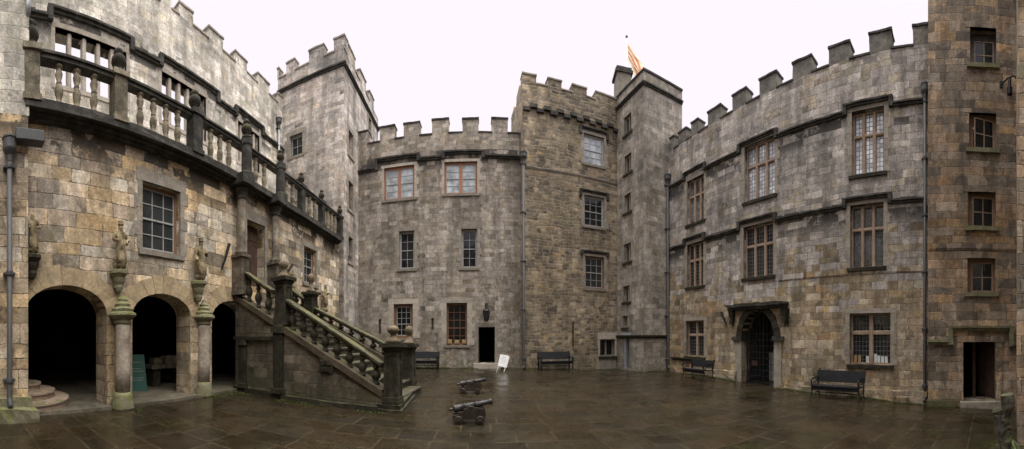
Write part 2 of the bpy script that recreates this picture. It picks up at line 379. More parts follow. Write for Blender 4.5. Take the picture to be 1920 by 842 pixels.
M['plaster'] = plain('dark_interior_plaster', (.012, .010, .008), (.02, .017, .014), (.03, .025, .02), 1.5, bump=.2, isl=0)
M['grey_inside'] = plain('grey_passage_plaster', (.12, .12, .12), (.17, .17, .17), (.20, .20, .20), 1.5, bump=.2, isl=0)
M['casement_wood'] = paint('weathered_casement_wood', (.28, .215, .155), .6)
M['white'] = paint('white_board_paint', (.78, .78, .78), .4)
M['green'] = paint('green_board_paint', (.015, .085, .062), .5)
M['pale_print'] = paint('pale_print', (.35, .38, .36), .6)
M['grass'] = plain('grass_and_moss', (.035, .055, .012), (.065, .085, .02), (.10, .11, .03), 6.0, .8, .2, .2, 0, .4)
M['leaf'] = plain('fern_leaf', (.03, .05, .014), (.055, .08, .02), (.085, .11, .03), 8.0, .6, .3, .1, 0, .45)
M['wood_post'] = plain('mossy_weathered_post', (.03, .028, .02), (.07, .064, .045), (.13, .12, .085), 7.0, .9, .2, .7, 0, .1, .45)
M['paper'] = paint('pale_paper', (.58, .60, .60), .6)
M['box'] = paint('tan_box', (.34, .23, .12), .6)
M['slate'] = plain('roof_slate', (.07, .07, .075), (.10, .10, .105), (.13, .13, .13), 2.0, .7, .3, .3, 0, .1)
# ------------------------------------------------------------------ the lie of the yard
GP = [(-12, -8, 0), (-6.7, 0, 0), (-6.7, 3, 0), (-6.5, 6.5, 0), (-1.7, 6.7, 0), (-6.4, 12, 0), (-6.4, 16.6, 0), (0, 16.6, 0), (0, 0, 0), (0, 4, -.01), (-3, 3, 0), (0, 10, 0), (0, -8, -.1)]
def gp(x, y, d): p = pt(x, d); GP.append((p.x, p.y, zof(y, d)))
gp(985, 692, 16.4); gp(1157, 692, 18.1); gp(1208, 697, 16.3); gp(1255, 696, 17.1); gp(1340, 707, 14.6); gp(1430, 724, 13.0); gp(1575, 741, 11.4); gp(1735, 759, 10.6); gp(1880, 765, 10.4)
GP += [(7.5, 1.0, -.42), (5.0, 4.0, -.22), (5, 9, -.14), (7, -4, -.5)]
def gz(x, y):
    a = b = 0.0
    for px, py, pz in GP:
        w = 1.0 / ((x - px) ** 2 + (y - py) ** 2 + .8) ** 1.6
        a += w; b += w * pz
    return b / a
def gpt(x, y):
    """the point of the paving seen at pixel x, y"""
    d = 10.0
    for _ in range(30):
        p = pt(x, d); d = .5 * d + .5 * (HC - gz(p.x, p.y)) * F / max(y - HZ, 8)
    p = pt(x, d); return Vector((p.x, p.y, gz(p.x, p.y)))
def build_ground():
    bm = bmesh.new()
    ax = [-400, -150, -60, -30] + [-18 + .5 * i for i in range(73)] + [30, 60, 150, 400]
    g = [[bm.verts.new((x, y, gz(max(-14, min(14, x)), max(-10, min(20, y))))) for x in ax] for y in ax]
    for j in range(len(ax) - 1):
        for i in range(len(ax) - 1): bm.faces.new((g[j][i], g[j][i + 1], g[j + 1][i + 1], g[j + 1][i]))
    o = obj('paved_courtyard', bm, M['floor'], smooth=True); o['kind'] = 'structure'
build_ground()

# ------------------------------------------------------------------ building helpers
class Bld:
    def __init__(self, name, label, cat, W, mat):
        self.W, self.mat = W, mat
        p = W.P(W.L / 2, 0, 0)
        self.o = thing(name, label, cat, (p.x, p.y, gz(p.x, p.y)))
        self.holes = []
    def hole(self, x0, y0, x1, y1, t=0.0):
        xc = (x0 + x1) / 2
        r = (self.W.s(x0, t), self.W.s(x1, t), self.W.z(xc, y1, t), self.W.z(xc, y0, t))
        self.holes.append([(r[0], r[2]), (r[1], r[2]), (r[1], r[3]), (r[0], r[3])]); return r
    def wall(self, outer, thick=.6, name='wall'):
        return obj(name, slab(self.W, outer, self.holes, 0, -thick), self.mat, self.o, W=self.W)
def rect(s0, s1, z0, z1): return [(s0, z0), (s1, z0), (s1, z1), (s0, z1)]
def part(B, name, mat, parent=None, fn=None, rg=None, bv=None, smooth=False):
    bm = bmesh.new(); fn(bm)
    if bv: bevel(bm, bv)
    if rg: rough(bm, *rg)
    return obj(name, bm, mat, parent or B.o, W=B.W, smooth=smooth)
def surround(B, r, win, mat, wid=.17, proud=.012, head=.24, foot=.0, jag=.10):
    W = B.W; s0, s1, z0, z1 = r; bm = bmesh.new()
    n = max(2, int((z1 - z0) / .32)); h = (z1 - z0) / n
    for k in range(n):
        for sd in (0, 1):
            w = wid + (jag if (k + sd) % 2 else 0) + R.uniform(-.015, .015)
            a, b = (s0 - w, s0 + .001) if sd == 0 else (s1 - .001, s1 + w)
            wbox(bm, W, a, b, z0 + k * h + .004, z0 + (k + 1) * h - .004, -.05, proud + R.uniform(-.004, .004))
    wbox(bm, W, s0 - wid - .04, s1 + wid + .04, z1, z1 + head, -.05, proud + .003)
    if foot: wbox(bm, W, s0 - wid, s1 + wid, z0 - foot, z0, -.05, proud + .03)
    return obj('surround', bm, mat, win, W=W)
def sash(B, r, cols, rows, fm, bmat, gm, rec=.17, meet=True, fw=.065, sill=True, twin=False, sur=None, lead=None, head=.24, wid=.17, low=None):
    W = B.W; s0, s1, z0, z1 = r; t1 = -rec; bm = bmesh.new()
    for a in ((s0, s0 + fw, z0, z1), (s1 - fw, s1, z0, z1), (s0 + fw, s1 - fw, z0, z0 + fw), (s0 + fw, s1 - fw, z1 - fw, z1)): wbox(bm, W, *a, t1 - .1, t1)
    if twin: c = (s0 + s1) / 2; wbox(bm, W, c - .07, c + .07, z0 + fw, z1 - fw, t1 - .1, t1 - .004)
    win = obj('window', bm, fm, B.o, W=W)
    bm = bmesh.new(); a, b, c, d = s0 + fw, s1 - fw, z0 + fw, z1 - fw
    spans = [(a, b)] if not twin else [(a, (s0 + s1) / 2 - .07), ((s0 + s1) / 2 + .07, b)]
    for p, q in spans:
        for k in range(1, cols): u = p + (q - p) * k / cols; wbox(bm, W, u - .011, u + .011, c, d, t1 - .06, t1 - .030)
        for k in range(1, rows):
            v = c + (d - c) * k / rows; mm = meet and k == rows // 2; e = .022 if mm else .011
            wbox(bm, W, p, q, v - e, v + e, t1 - .058, t1 - (.012 if mm else .032))
        for x in (p, q - .035): wbox(bm, W, x, x + .035, c, d, t1 - .062, t1 - .026)
        for x in (c, d - .04): wbox(bm, W, p + .035, q - .035, x, x + .04, t1 - .064, t1 - .024)
    obj('glazing_bars', bm, bmat, win, W=W)
    bm = bmesh.new(); wbox(bm, W, a, b, c, d, t1 - .075, t1 - .05); obj('pane', bm, gm, win, W=W)
    if low:
        bm = bmesh.new(); wbox(bm, W, a + .05, b - .05, c + .03, c + .03 + (d - c) * .3, t1 - .049, t1 - .047)
    if sill:
        bm = bmesh.new(); wbox(bm, W, s0 - .12, s1 + .12, z0 - .13, z0 - .002, -.3, .06); rough(bm, .25, .008); obj('sill', bm, M['dress'], win, W=W)
    if sur: surround(B, r, win, sur, head=head, wid=wid)
    return win
def mullioned(B, r, lights, transoms, gm, rec=.16, mw=.11, sill=True, sur=None, stone=None):
    W = B.W; s0, s1, z0, z1 = r; bm = bmesh.new(); ta, tb = -rec - .18, -rec; e = .06
    for a in ((s0, s0 + e, z0, z1), (s1 - e, s1, z0, z1), (s0 + e, s1 - e, z0, z0 + e), (s0 + e, s1 - e, z1 - e, z1)): wbox(bm, W, *a, ta, tb - .03)
    def bar(a, b, c, d, o):
        tm = -rec - .09
        bb = bmesh.new(); wbox(bb, W, a, b, c, d, ta, tb - o); bevel(bb, .028)
        me = bpy.data.meshes.new('t'); bb.to_mesh(me); bb.free(); bm.from_mesh(me); bpy.data.meshes.remove(me)
    for k in range(1, lights):
        u = s0 + (s1 - s0) * k / lights; bar(u - mw / 2, u + mw / 2, z0 + .002, z1 - .002, 0)
    for f in transoms:
        v = z1 - (z1 - z0) * f; bar(s0 + .002, s1 - .002, v - mw / 2, v + mw / 2, .012)
    win = obj('window', bm, stone or M['mullion'], B.o, W=W)
    bm = bmesh.new(); wbox(bm, W, s0 + .01, s1 - .01, z0 + .01, z1 - .01, -rec - .12, -rec - .10); obj('pane', bm, gm, win, W=W)
    if sill:
        bm = bmesh.new(); wbox(bm, W, s0 - .1, s1 + .1, z0 - .12, z0 - .002, -.3, .07); rough(bm, .25, .008); obj('sill', bm, M['dark_stone'], win, W=W)
    if sur: surround(B, r, win, sur, wid=.15, jag=.06, head=.16)
    return win
def strip(B, name, pts, h, proj, mat, parent=None, amp=.012, back=-.05):
    """a moulding that follows the wall through the (s,z) points; z is its top edge"""
    W = B.W; bm = bmesh.new()
    for (a, za), (b, zb) in zip(pts, pts[1:]):
        if abs(b - a) < .05: wbox(bm, W, a - h * .5, a + h * .5, min(za, zb) - h + .003, max(za, zb) - .003, back, proj - .006)
        else:
            wslope(bm, W, a, za, b, zb, h * .45, back, proj); wslope(bm, W, a, za - h * .45, b, zb - h * .45, h * .55, back, proj * .55)
    rough(bm, .3, amp)
    return obj(name, bm, mat, parent or B.o, W=W)
def hood(B, r, win, rise=.12, over=.22, h=.13, proj=.12, drop=.18, mat=None):
    s0, s1, z0, z1 = r
    return strip(B, 'hood_mould', [(s0 - over, z1 + rise - drop), (s0 - over, z1 + rise + .0), (s1 + over, z1 + rise), (s1 + over, z1 + rise - drop)], h, proj, mat or M['black_stone'], win)
def merlons(B, xs, z0, z1, thick=.42, t=.0, stone=None, cap=None, edge=.07):
    """crenellated top: the coping between and each merlon"""
    W = B.W
    ends = [(W.s(a, t), W.s(b, t)) for a, b in xs]
    par = None
    par = bpy.data.objects.new('parapet', None); COL.objects.link(par); par.parent = B.o; WO[par.name] = WO[B.o.name]
    for (a, b), (c, d) in zip(ends, ends[1:]):
        cp = bmesh.new(); wbox(cp, W, b - .02, c + .02, z0 - .015, z0 + .05, t - thick - .03, t + .04); rough(cp, .3, .012)
        obj('coping', cp, cap or M['black_stone'], par, W=W)
    for a, b in ends:
        bm = bmesh.new(); j = R.uniform(-.03, .03)
        wbox(bm, W, a, b, z0 - .02, z1 + j, t - thick, t); rough(bm, .25, .016)
        m = obj('merlon', bm, stone or B.mat, par, W=W)
        bm = bmesh.new(); wbox(bm, W, a - .03, b + .03, z1 + j - .01, z1 + j + edge, t - thick - .03, t + .04)
        rough(bm, .2, .016)
        obj('merlon_cap', bm, cap or M['black_stone'], par, W=W)
    return par
def recess(B, r, depth, mat, name='interior', t=-.55):
    W = B.W; s0, s1, z0, z1 = r; bm = bmesh.new()
    wbox(bm, W, s0 - .3, s1 + .3, z0 - .02, z1 + .3, t - depth, t)
    f = max(bm.faces, key=lambda f: f.calc_center_median().xy.dot(W.n)); bmesh.ops.delete(bm, geom=[f], context='FACES_ONLY')
    return obj(name, bm, mat, B.o, W=W)
def arch_pts(s0, s1, zs, zt, z0, n=14, a0=math.pi, a1=0.0):
    c, hw = (s0 + s1) / 2, (s1 - s0) / 2
    return [(s1, z0)] + [(c + hw * math.cos(math.pi * k / n), zs + (zt - zs) * math.sin(math.pi * k / n)) for k in range(n + 1)] + [(s0, z0)]
def voussoirs(B, s0, s1, zs, zt, n=13, wid=.42, k0=0, k1=None, proud=.02, mat=None, name='arch_ring'):
    W = B.W; bm = bmesh.new(); c, hw, hh = (s0 + s1) / 2, (s1 - s0) / 2, zt - zs
    k1 = n if k1 is None else k1
    for k in range(k0, k1):
        g = .012; q = []
        a, b = math.pi * (k + g) / n, math.pi * (k + 1 - g) / n
        o = wid + R.uniform(-.05, .05); pr = proud + R.uniform(-.006, .006)
        pp = [(c + hw * math.cos(x) * 1.0, zs + hh * math.sin(x)) for x in (a, b)]
        oo = [(c + (hw + o) * math.cos(x), zs + (hh + o) * math.sin(x)) for x in (a, b)]
        qd = [pp[0], oo[0], oo[1], pp[1]]
        hexa(bm, [W.P(s, z, -.4) for s, z in qd] + [W.P(s, z, pr) for s, z in qd])
    return obj(name, bm, mat or M['voussoir'], B.o, W=W)
def drainpipe(name, label, W, x, yt, yb, t=.09, r=.055, mat='lead', hop=True, brk=3, zb=None, zt=None, bend=True):
    s = W.s(x, t); zt = W.z(x, yt, t) if zt is None else zt; zb = W.z(x, yb, t) if zb is None else zb
    p = W.P(s, zb, t); th = thing(name, label, 'drainpipe', p, 'drainpipes on the castle walls')
    top = zt - (.45 if hop else 0)
    pts = [W.P(s, top, t), W.P(s, zb + .22, t)] + ([W.P(s, zb + .1, t + .03), W.P(s, zb + .02, t + .16)] if bend else [W.P(s, zb, t)])
    bm = bmesh.new(); tube(bm, pts, r, 10); obj('pipe', bm, M[mat], th, smooth=True)
    if hop:
        bm = bmesh.new(); lathe(bm, [(r * 1.1, 0), (r * 1.3, .12), (r * 2.3, .2), (r * 2.6, .24), (r * 2.6, .42), (r * 2.9, .43), (r * 2.9, .46), (r * 2.2, .46)], W.P(s, top - .02, t), 12)
        obj('hopper', bm, M['lead'], th)
    for k in range(brk):
        z = zb + .5 + (top - zb - .6) * k / max(1, brk - 1)
        bm = bmesh.new(); lathe(bm, [(r * 1.28, -.05), (r * 1.4, -.03), (r * 1.4, .03), (r * 1.28, .05)], W.P(s, z, t), 10); wbox(bm, W, s - r * 2.2, s + r * 2.2, z - .02, z + .02, .003, t)
        obj('bracket', bm, M['lead'], th)
    return th
# ================================================================== LEFT: arcade front, balcony, hall behind
WL = Wall((-6.7, -3.0), (-6.7, 14.7))
A = Bld('arcade_building', 'golden grey stone front with three round arches and a sash window under the balcony', 'building', WL, M['arcade'])
S = lambda x, t=0.0: WL.s(x, t)
ZF = .07
arches = [(S(47), S(200), 2.10, 2.72, 13), (S(248), S(357), 2.14, 2.68, 12)]
for s0, s1, zs, zt, n in arches:
    A.holes.append(arch_pts(s0, s1, zs, zt, -.3)); voussoirs(A, s0, s1, zs, zt, n)
a3, a3e = S(397), S(430)
A.holes.append(arch_pts(a3, a3 + 1.7, 2.14, 2.68, -.3))
voussoirs(A, a3, a3 + 1.7, 2.14, 2.68, 12, k0=6)
w1 = A.hole(267, 349, 338, 473); w2 = A.hole(570, 466, 593, 532); dr = A.hole(463, 418, 497, 538)
A.wall([(0, -.4), (WL.L, -.4), (WL.L, 6.25), (0, 6.25)], .62)
sash(A, w1, 3, 4, M['brown_wood'], M['white_wood'], M['mid_glass'], rec=.16, sur=M['dress'], head=.3, wid=.14)
sash(A, w2, 2, 4, M['brown_wood'], M['white_wood'], M['dark_glass'], rec=.16, sur=M['dress'], wid=.12)
# door at the head of the stair
s0, s1, z0, z1 = dr
bm = bmesh.new()
for k in range(5): wbox(bm, WL, s0 + .05 + (s1 - s0 - .1) * k / 5 + .006, s0 + .05 + (s1 - s0 - .1) * (k + 1) / 5 - .006, z0, z1 - .03, -.36, -.30)
for z in (z0 + .35, z1 - .5): wbox(bm, WL, s0 + .06, s1 - .06, z, z + .1, -.30, -.285)
d = obj('door', bm, M['door'], A.o, W=WL)
bm = bmesh.new(); tube(bm, [WL.P(s0 + .14, z0 + 1.0, -.285), WL.P(s0 + .14, z0 + 1.0, -.24), WL.P(s0 + .14, z0 + 1.12, -.24)], .015); obj('handle', bm, M['iron'], d)
surround(A, dr, d, M['dress'], wid=.16, head=.32)
# the dark room behind the arches
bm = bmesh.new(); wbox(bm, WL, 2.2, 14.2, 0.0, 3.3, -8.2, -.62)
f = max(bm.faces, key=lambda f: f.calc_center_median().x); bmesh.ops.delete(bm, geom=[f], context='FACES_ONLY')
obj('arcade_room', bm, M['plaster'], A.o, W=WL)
bm = bmesh.new(); wbox(bm, WL, S(52), WL.L - 4.9, -.2, ZF, -8.15, .22); rough(bm, .5, .01, 1.5); obj('arcade_floor', bm, M['inner_floor'], A.o, W=WL)
# cornice that carries the balcony
CZ = 6.30
BAL = thing('balcony', 'long dark stone balustrade with finialed posts above the arcade', 'balcony', WL.P(9, 6.0, .2))
sA, sB = S(47, .3), S(641, .3)
def cornice(bm):
    wbox(bm, WL, sA, sB, CZ - .11, CZ, -.2, .36); wbox(bm, WL, sA, sB, CZ - .18, CZ - .11, -.2, .24); wbox(bm, WL, sA, sB, CZ - .22, CZ - .18, -.2, .14)
    for xx in (453, 517): c = S(xx, .3); wbox(bm, WL, c - .27, c + .27, CZ - .26, CZ + .015, .1, .60)
bm = bmesh.new(); cornice(bm); rough(bm, .3, .022); obj('cornice', bm, M['black_stone'], BAL, W=WL)
bm = bmesh.new(); wbox(bm, WL, 1.0, WL.L - .02, CZ - .2, CZ - .04, -3.35, -.2); obj('balcony_floor', bm, M['dress'], BAL, W=WL)
RZ = 7.38
bm = bmesh.new(); wbox(bm, WL, sA, sB, RZ - .13, RZ - .05, .08, .31); wbox(bm, WL, sA, sB, RZ - .05, RZ, .04, .35); rough(bm, .3, .018); obj('top_rail', bm, M['black_stone'], BAL, W=WL)
bm = bmesh.new(); wbox(bm, WL, sA, sB, CZ, CZ + .10, .06, .33); rough(bm, .3, .015); obj('bottom_rail', bm, M['black_stone'], BAL, W=WL)
bm = bmesh.new(); lathe(bm, [(.075, 0), (.085, .03), (.085, .07), (.055, .10), (.06, .16), (.085, .26), (.09, .34), (.07, .42), (.05, .46), (.065, .48), (.065, .50), (.05, .52), (.075, .62), (.085, .68), (.06, .76), (.05, .78), (.085, .80), (.085, .84)], seg=10)
for v in bm.verts: v.co += noise.noise_vector(v.co * 9) * .008
balus = obj('baluster', bm, M['rail_stone'], BAL, local=True, smooth=True)
bm = bmesh.new(); lathe(bm, [(.10, 0), (.16, .03), (.16, .07), (.08, .10), (.07, .14), (.14, .22), (.165, .30), (.15, .38), (.10, .43), (.075, .45), (.11, .49), (.10, .55), (.05, .60), (.02, .63)], seg=12)
for v in bm.verts: v.co += noise.noise_vector(v.co * 7) * .012
fin = obj('finial', bm, M['dark_stone'], BAL, local=True, smooth=True)
posts = [58, 222, 365, 453, 517, 565, 603, 637]
first = True; pf = True
def post_mesh(w, h, col=False):
    bm = bmesh.new()
    if col: lathe(bm, [(w * .62, 0), (w * .62, .1), (w * .5, .14), (w * .5, h - .2), (w * .58, h - .16), (w * .58, h)], seg=12)
    else:
        box(bm, -w / 2, w / 2, -w / 2, w / 2, 0, h); box(bm, -w / 2 - .03, w / 2 + .03, -w / 2 - .03, w / 2 + .03, 0, .12)
        box(bm, -w / 2 - .04, w / 2 + .04, -w / 2 - .04, w / 2 + .04, h - .1, h + .02)
    return rough(bm, .2, .012)
for i, x in enumerate(posts):
    s = S(x, .2); bay = x in (453, 517); w = .31 if i < 3 else (.32 if bay else .24)
    p = WL.P(s, CZ + .02, .40 if bay else .2)
    po = obj('post', post_mesh(w, RZ - CZ + .02, bay), M['rail_stone'] if i < 2 else M['black_stone'], BAL, local=True)
    po.location = p - WO[BAL.name]; WO[po.name] = p
    fz = p + Vector((0, 0, RZ - CZ + .03))
    sc_ = (1, 1, 1) if i < 4 else (.8, .8, .85)
    if pf: fin.parent = po; fin.location = fz - p; fin.scale = sc_; pf = False
    else: put(fin, 'finial', po, fz, sc_)
for a, b in zip(posts, posts[1:]):
    sa, sb = S(a, .2) + .2, S(b, .2) - .2; n = max(1, round((sb - sa) / .40) - 1)
    for k in range(1, n + 1):
        p = WL.P(sa + (sb - sa) * k / (n + 1), CZ + .08, .2)
        if first: balus.location = p - WO[BAL.name]; first = False
        else: put(balus, 'baluster', BAL, p, rot=(0, 0, R.uniform(0, 6)))
# slender columns that carry the bay over the door
for x, lab in ((453, 'slender round column left of the upper door, rising to the balcony'), (517, 'slender round column right of the upper door, rising to the balcony')):
    t = .26; s = S(x, t); zb = 2.85 if x == 453 else 2.95; zp = WL.z(x, 478 if x == 453 else 492, t)
    p = WL.P(s, zb, t); c = thing('column', lab, 'column', p, 'columns on the arcade front')
    bm = bmesh.new(); wbox(bm, WL, s - .155, s + .155, zb, zp - .09, .02, t + .155); wbox(bm, WL, s - .20, s + .20, zp - .09, zp, .02, t + .20); wbox(bm, WL, s - .185, s + .185, zb, zb + .14, .02, t + .185); rough(bm, .2, .012)
    obj('pedestal', bm, M['dark_column'], c, W=WL)
    bm = bmesh.new(); lathe(bm, [(.19, zp), (.19, zp + .06), (.15, zp + .12), (.135, zp + .2), (.13, CZ - .62)], WL.P(s, 0, t), 16); obj('shaft', bm, M['dark_column'], c, smooth=True)
    bm = bmesh.new(); lathe(bm, [(.13, CZ - .62), (.16, CZ - .60), (.16, CZ - .55), (.14, CZ - .53), (.17, CZ - .44), (.22, CZ - .37), (.22, CZ - .31)], WL.P(s, 0, t), 16); obj('capital', bm, M['black_stone'], c)
# round columns between the arches, each under a statue's corbel
def big_column(x, yb, ycap, lab):
    p = gpt(x, yb - 6); s, t = WL.st(p); g = p.z
    zc = zof(ycap, p.xy.length)
    c = thing('column', lab, 'column', (p.x, p.y, g), 'columns on the arcade front')
    bm = bmesh.new(); lathe(bm, [(.25, 0), (.26, .06), (.24, .12), (.25, .2), (.22, .26), (.23, .33), (.19, .38), (.17, .40)], (p.x, p.y, g - .02), 18)
    for v in bm.verts: v.co += noise.noise_vector(v.co * 6) * .014
    obj('base', bm, M['mossy_base'], c, smooth=True)
    bm = bmesh.new(); lathe(bm, [(.168, g + .38), (.172, g + .9), (.165, zc - .28), (.165, zc - .16)], (p.x, p.y, 0), 18); obj('shaft', bm, M['column'], c, smooth=True)
    bm = bmesh.new(); lathe(bm, [(.17, zc - .17), (.20, zc - .14), (.20, zc - .10), (.18, zc - .08), (.29, zc), (.31, zc + .03), (.30, zc + .08), (.24, zc + .11), (.25, zc + .17), (.17, zc + .22), (.18, zc + .28), (.11, zc + .34), (.12, zc + .38), (.05, zc + .46), (.03, zc + .52)], (p.x, p.y, 0), 16)
    wbox(bm, WL, s - .14, s + .14, zc - .02, zc + .16, 0, t)
    for v in bm.verts: v.co += noise.noise_vector(v.co * 6) * .014
    obj('capital', bm, M['mossy_base'], c)
big_column(230, 772, 594, 'stout round column between the two widest arches, moss at its foot')
big_column(382, 748, 598, 'stout round column left of the narrow third arch, whitish stains on its shaft')

# statues on corbels
def statue(x, yt, yf, yc, lab, pose, W=WL, t=.26):
    s = W.s(x, t); zf = W.z(x, yf, t); zt = W.z(x, yt, t); zc = W.z(x, yc, t); H = zt - zf
    p = W.P(s, zc, t); th = thing('statue', lab, 'statue', p, 'statues on corbels along the arcade front')
    q = W.P(s, 0, .12); bm = bmesh.new()
    h = zf - zc
    lathe(bm, [(.03, 0), (.07, .06 * h), (.10, .25 * h), (.09, .34 * h), (.13, .48 * h), (.15, .62 * h), (.13, .66 * h), (.18, .80 * h), (.205, .84 * h), (.205, .97 * h), (.18, h)], (q.x, q.y, zc), 12)
    wbox(bm, W, s - .10, s + .10, zc + .2 * h, zc + h - .02, .003, .14)
    for v in bm.verts: v.co += noise.noise_vector(v.co * 8) * .012
    obj('corbel', bm, M['mossy_base'] if pose != 2 else M['dark_stone'], th)
    # robed figure, one skinned surface
    V, E, Rd = [], [], []
    def vt(u, f, z, r, par=None):
        V.append(W.P(s + u * H * 1.0, zf + z * H, .19 + f * H)); Rd.append(r * H * 1.1)
        if par is not None: E.append((par, len(V) - 1))
        return len(V) - 1
    pv = vt(0, 0, .46, .105)
    w_ = vt(0, 0, .60, .095, pv); ch = vt(0, .01, .74, .115, w_); nk = vt(0, .01, .84, .045, ch); hd = vt(.005, .02, .90, .062, nk); vt(.005, .02, .965, .052, hd)
    hm = vt(0, 0, .28, .12, pv); vt(.0, .01, .10, .135, hm); 
    sw = (-1, 1, -1)[pose % 3]
    sl = vt(-.13, 0, .77, .052, ch); el = vt(-.18, .02, .62, .045, sl); vt(-.07 if pose != 1 else -.2, .12, .60 if pose != 1 else .45, .035, el)
    sr = vt(.13, 0, .77, .052, ch); er = vt(.19, .03, .63, .045, sr); hr = vt(.09, .13, .66 + .05 * sw, .036, er)
    if pose == 0: vt(.10, .14, .50, .05, hr)
    l1 = vt(-.06, .03, .04, .06, hm); l2 = vt(.07, .05, .03, .06, hm)
    me = bpy.data.meshes.new('fig'); me.from_pydata(V, E, [])
    o = bpy.data.objects.new('tmp', me); COL.objects.link(o)
    o.modifiers.new('s', 'SKIN')
    for i, r in enumerate(Rd): me.skin_vertices[0].data[i].radius = (r, r * .8)
    me.skin_vertices[0].data[pv].use_root = True
    sd = o.modifiers.new('d', 'SUBSURF'); sd.levels = 2
    dg = bpy.context.evaluated_depsgraph_get()
    m2 = bpy.data.meshes.new_from_object(o.evaluated_get(dg)); bpy.data.objects.remove(o)
    bm = bmesh.new(); bm.from_mesh(m2); bpy.data.meshes.remove(m2)
    for v in bm.verts:
        v.co += noise.noise_vector(v.co * 9) * .011
        rel = (v.co.z - zf) / H
        if rel < .72:   # the fall of the drapery
            a = (W.dir.dot(v.co.xy - W.A) - s) / H
            q = W.n * (.012 * math.sin(a * 75 + rel * 5)) ; v.co += Vector((q.x, q.y, 0))
    if pose in (0, 1):
        c = W.P(s + .005 * H, zf + .97 * H, .19 + .02 * H); lathe(bm, [(.062 * H, -.015), (.066 * H, .02 * H), (.055 * H, .05 * H), (.07 * H, .075 * H), (.02 * H, .085 * H)], c, 8)
    obj('figure', bm, M['statue'], th, smooth=True)
statue(62, 396, 475, 522, 'mossy robed statue on a corbel at the far left, over the first arch', 2)
statue(228, 418, 505, 548, 'tall crowned statue on a corbel above the first stout column', 0)
statue(379, 450, 526, 566, 'smaller robed statue on a corbel right of the sash window, above the second stout column', 1)
statue(551, 505, 545, 580, 'small dark statue behind the stair, left of the small window', 2, t=.26)
statue(612, 537, 578, 605, 'small dark statue behind the stair, right of the small window', 1, t=.26)
# leaning iron bars on the wall
def iron_bar(W, x0, y0, x1, y1, lab):
    a = W.px(x0, y0, .1); b = W.px(x1, y1, .05)
    p = W.P(b[0], b[1], .03); th = thing('torch_bracket', lab, 'bracket', p, 'dark iron brackets on the walls')
    bm = bmesh.new(); tube(bm, [W.P(a[0], a[1], .16), W.P((a[0] + b[0]) / 2, (a[1] + b[1]) / 2, .12), W.P(b[0], b[1], .05)], [.05, .04, .022]); obj('holder', bm, M['iron'], th)
    bm = bmesh.new(); m_ = ((a[0] + b[0]) / 2, (a[1] + b[1]) / 2); tube(bm, [W.P(m_[0], m_[1], -.01), W.P(m_[0], m_[1], .12)], .015); obj('wall_fixing', bm, M['iron'], th)
iron_bar(WL, 427, 458, 416, 505, 'dark iron torch bracket left of the upper door column')
iron_bar(WL, 546, 496, 536, 515, 'dark iron torch bracket right of the upper door')
# curved steps inside the first arch
cs = thing('curved_steps', 'three curved reddish stone steps inside the left of the first arch', 'steps', (-7.55, 1.25, ZF))
for k, (r, h) in enumerate(((1.12, .16), (.80, .32), (.47, .48))):
    bm = bmesh.new(); lathe(bm, [(r, (.0 if k == 0 else h - .17)), (r, h - .05), (r + .03, h - .04), (r + .03, h), (r - .01, h + .004)], (-7.55, 1.25, ZF), 40); obj('step', bm, M['reddish'], cs)
# A-board and stone table in the second arch
p = WL.P(S(255, -1.5), ZF, -1.5)
ab = thing('folding_board', 'dark green folding sign board standing inside the second arch', 'sign', p, rotz=math.radians(70))
for nm, sg in (('front_panel', -1), ('back_panel', 1)):
    bm = bmesh.new(); hexa(bm, [(-.28, sg * .26 - .012, 0), (.28, sg * .26 - .012, 0), (.28, sg * .26 + .012, 0), (-.28, sg * .26 + .012, 0), (-.23, sg * .03 - .012, 1.02), (.23, sg * .03 - .012, 1.02), (.23, sg * .03 + .012, 1.02), (-.23, sg * .03 + .012, 1.02)])
    f = obj(nm, bm, M['green'], ab, local=True)
    if sg < 0:
        for k, (z, w) in enumerate(((.30, .17), (.36, .19), (.55, .2), (.62, .12), (.80, .14))):
            bm = bmesh.new(); y = -.26 + (z / 1.02) * .23 - .016; box(bm, -w, w, y - .004, y, z, z + .012)
            obj('writing_line', bm, M['pale_print'], f, local=True)
s = S(312, -1.9); p = WL.P(s, ZF, -1.9)
tb = thing('stone_table', 'rough grey stone table with carved blocks in the dark of the second arch', 'table', p)
bm = bmesh.new(); wbox(bm, WL, s - .75, s + .75, .62, .74, -2.25, -1.6); rough(bm, .2, .015); obj('tabletop', bm, M['rail_stone'], tb, W=WL)
for ds in (-.5, .5):
    bm = bmesh.new(); wbox(bm, WL, s + ds - .13, s + ds + .13, ZF, .62, -2.15, -1.7); rough(bm, .2, .015); obj('leg', bm, M['dark_stone'], tb, W=WL)
for k, (ds, w, h, nm) in enumerate(((-.42, .16, .2, 'broken grey carved block on the left of the stone table'), (.1, .22, .26, 'largest grey carved block in the middle of the stone table'))):
    q = WL.P(s + ds, .74, -1.9); bm = bmesh.new(); wbox(bm, WL, s + ds - w, s + ds + w, .745, .745 + h, -2.05, -1.75); rough(bm, .1, .03)
    tag(obj('carved_block', bm, M['rail_stone'], None, q, W=WL), nm, 'stone block', 'carved blocks on the stone table')
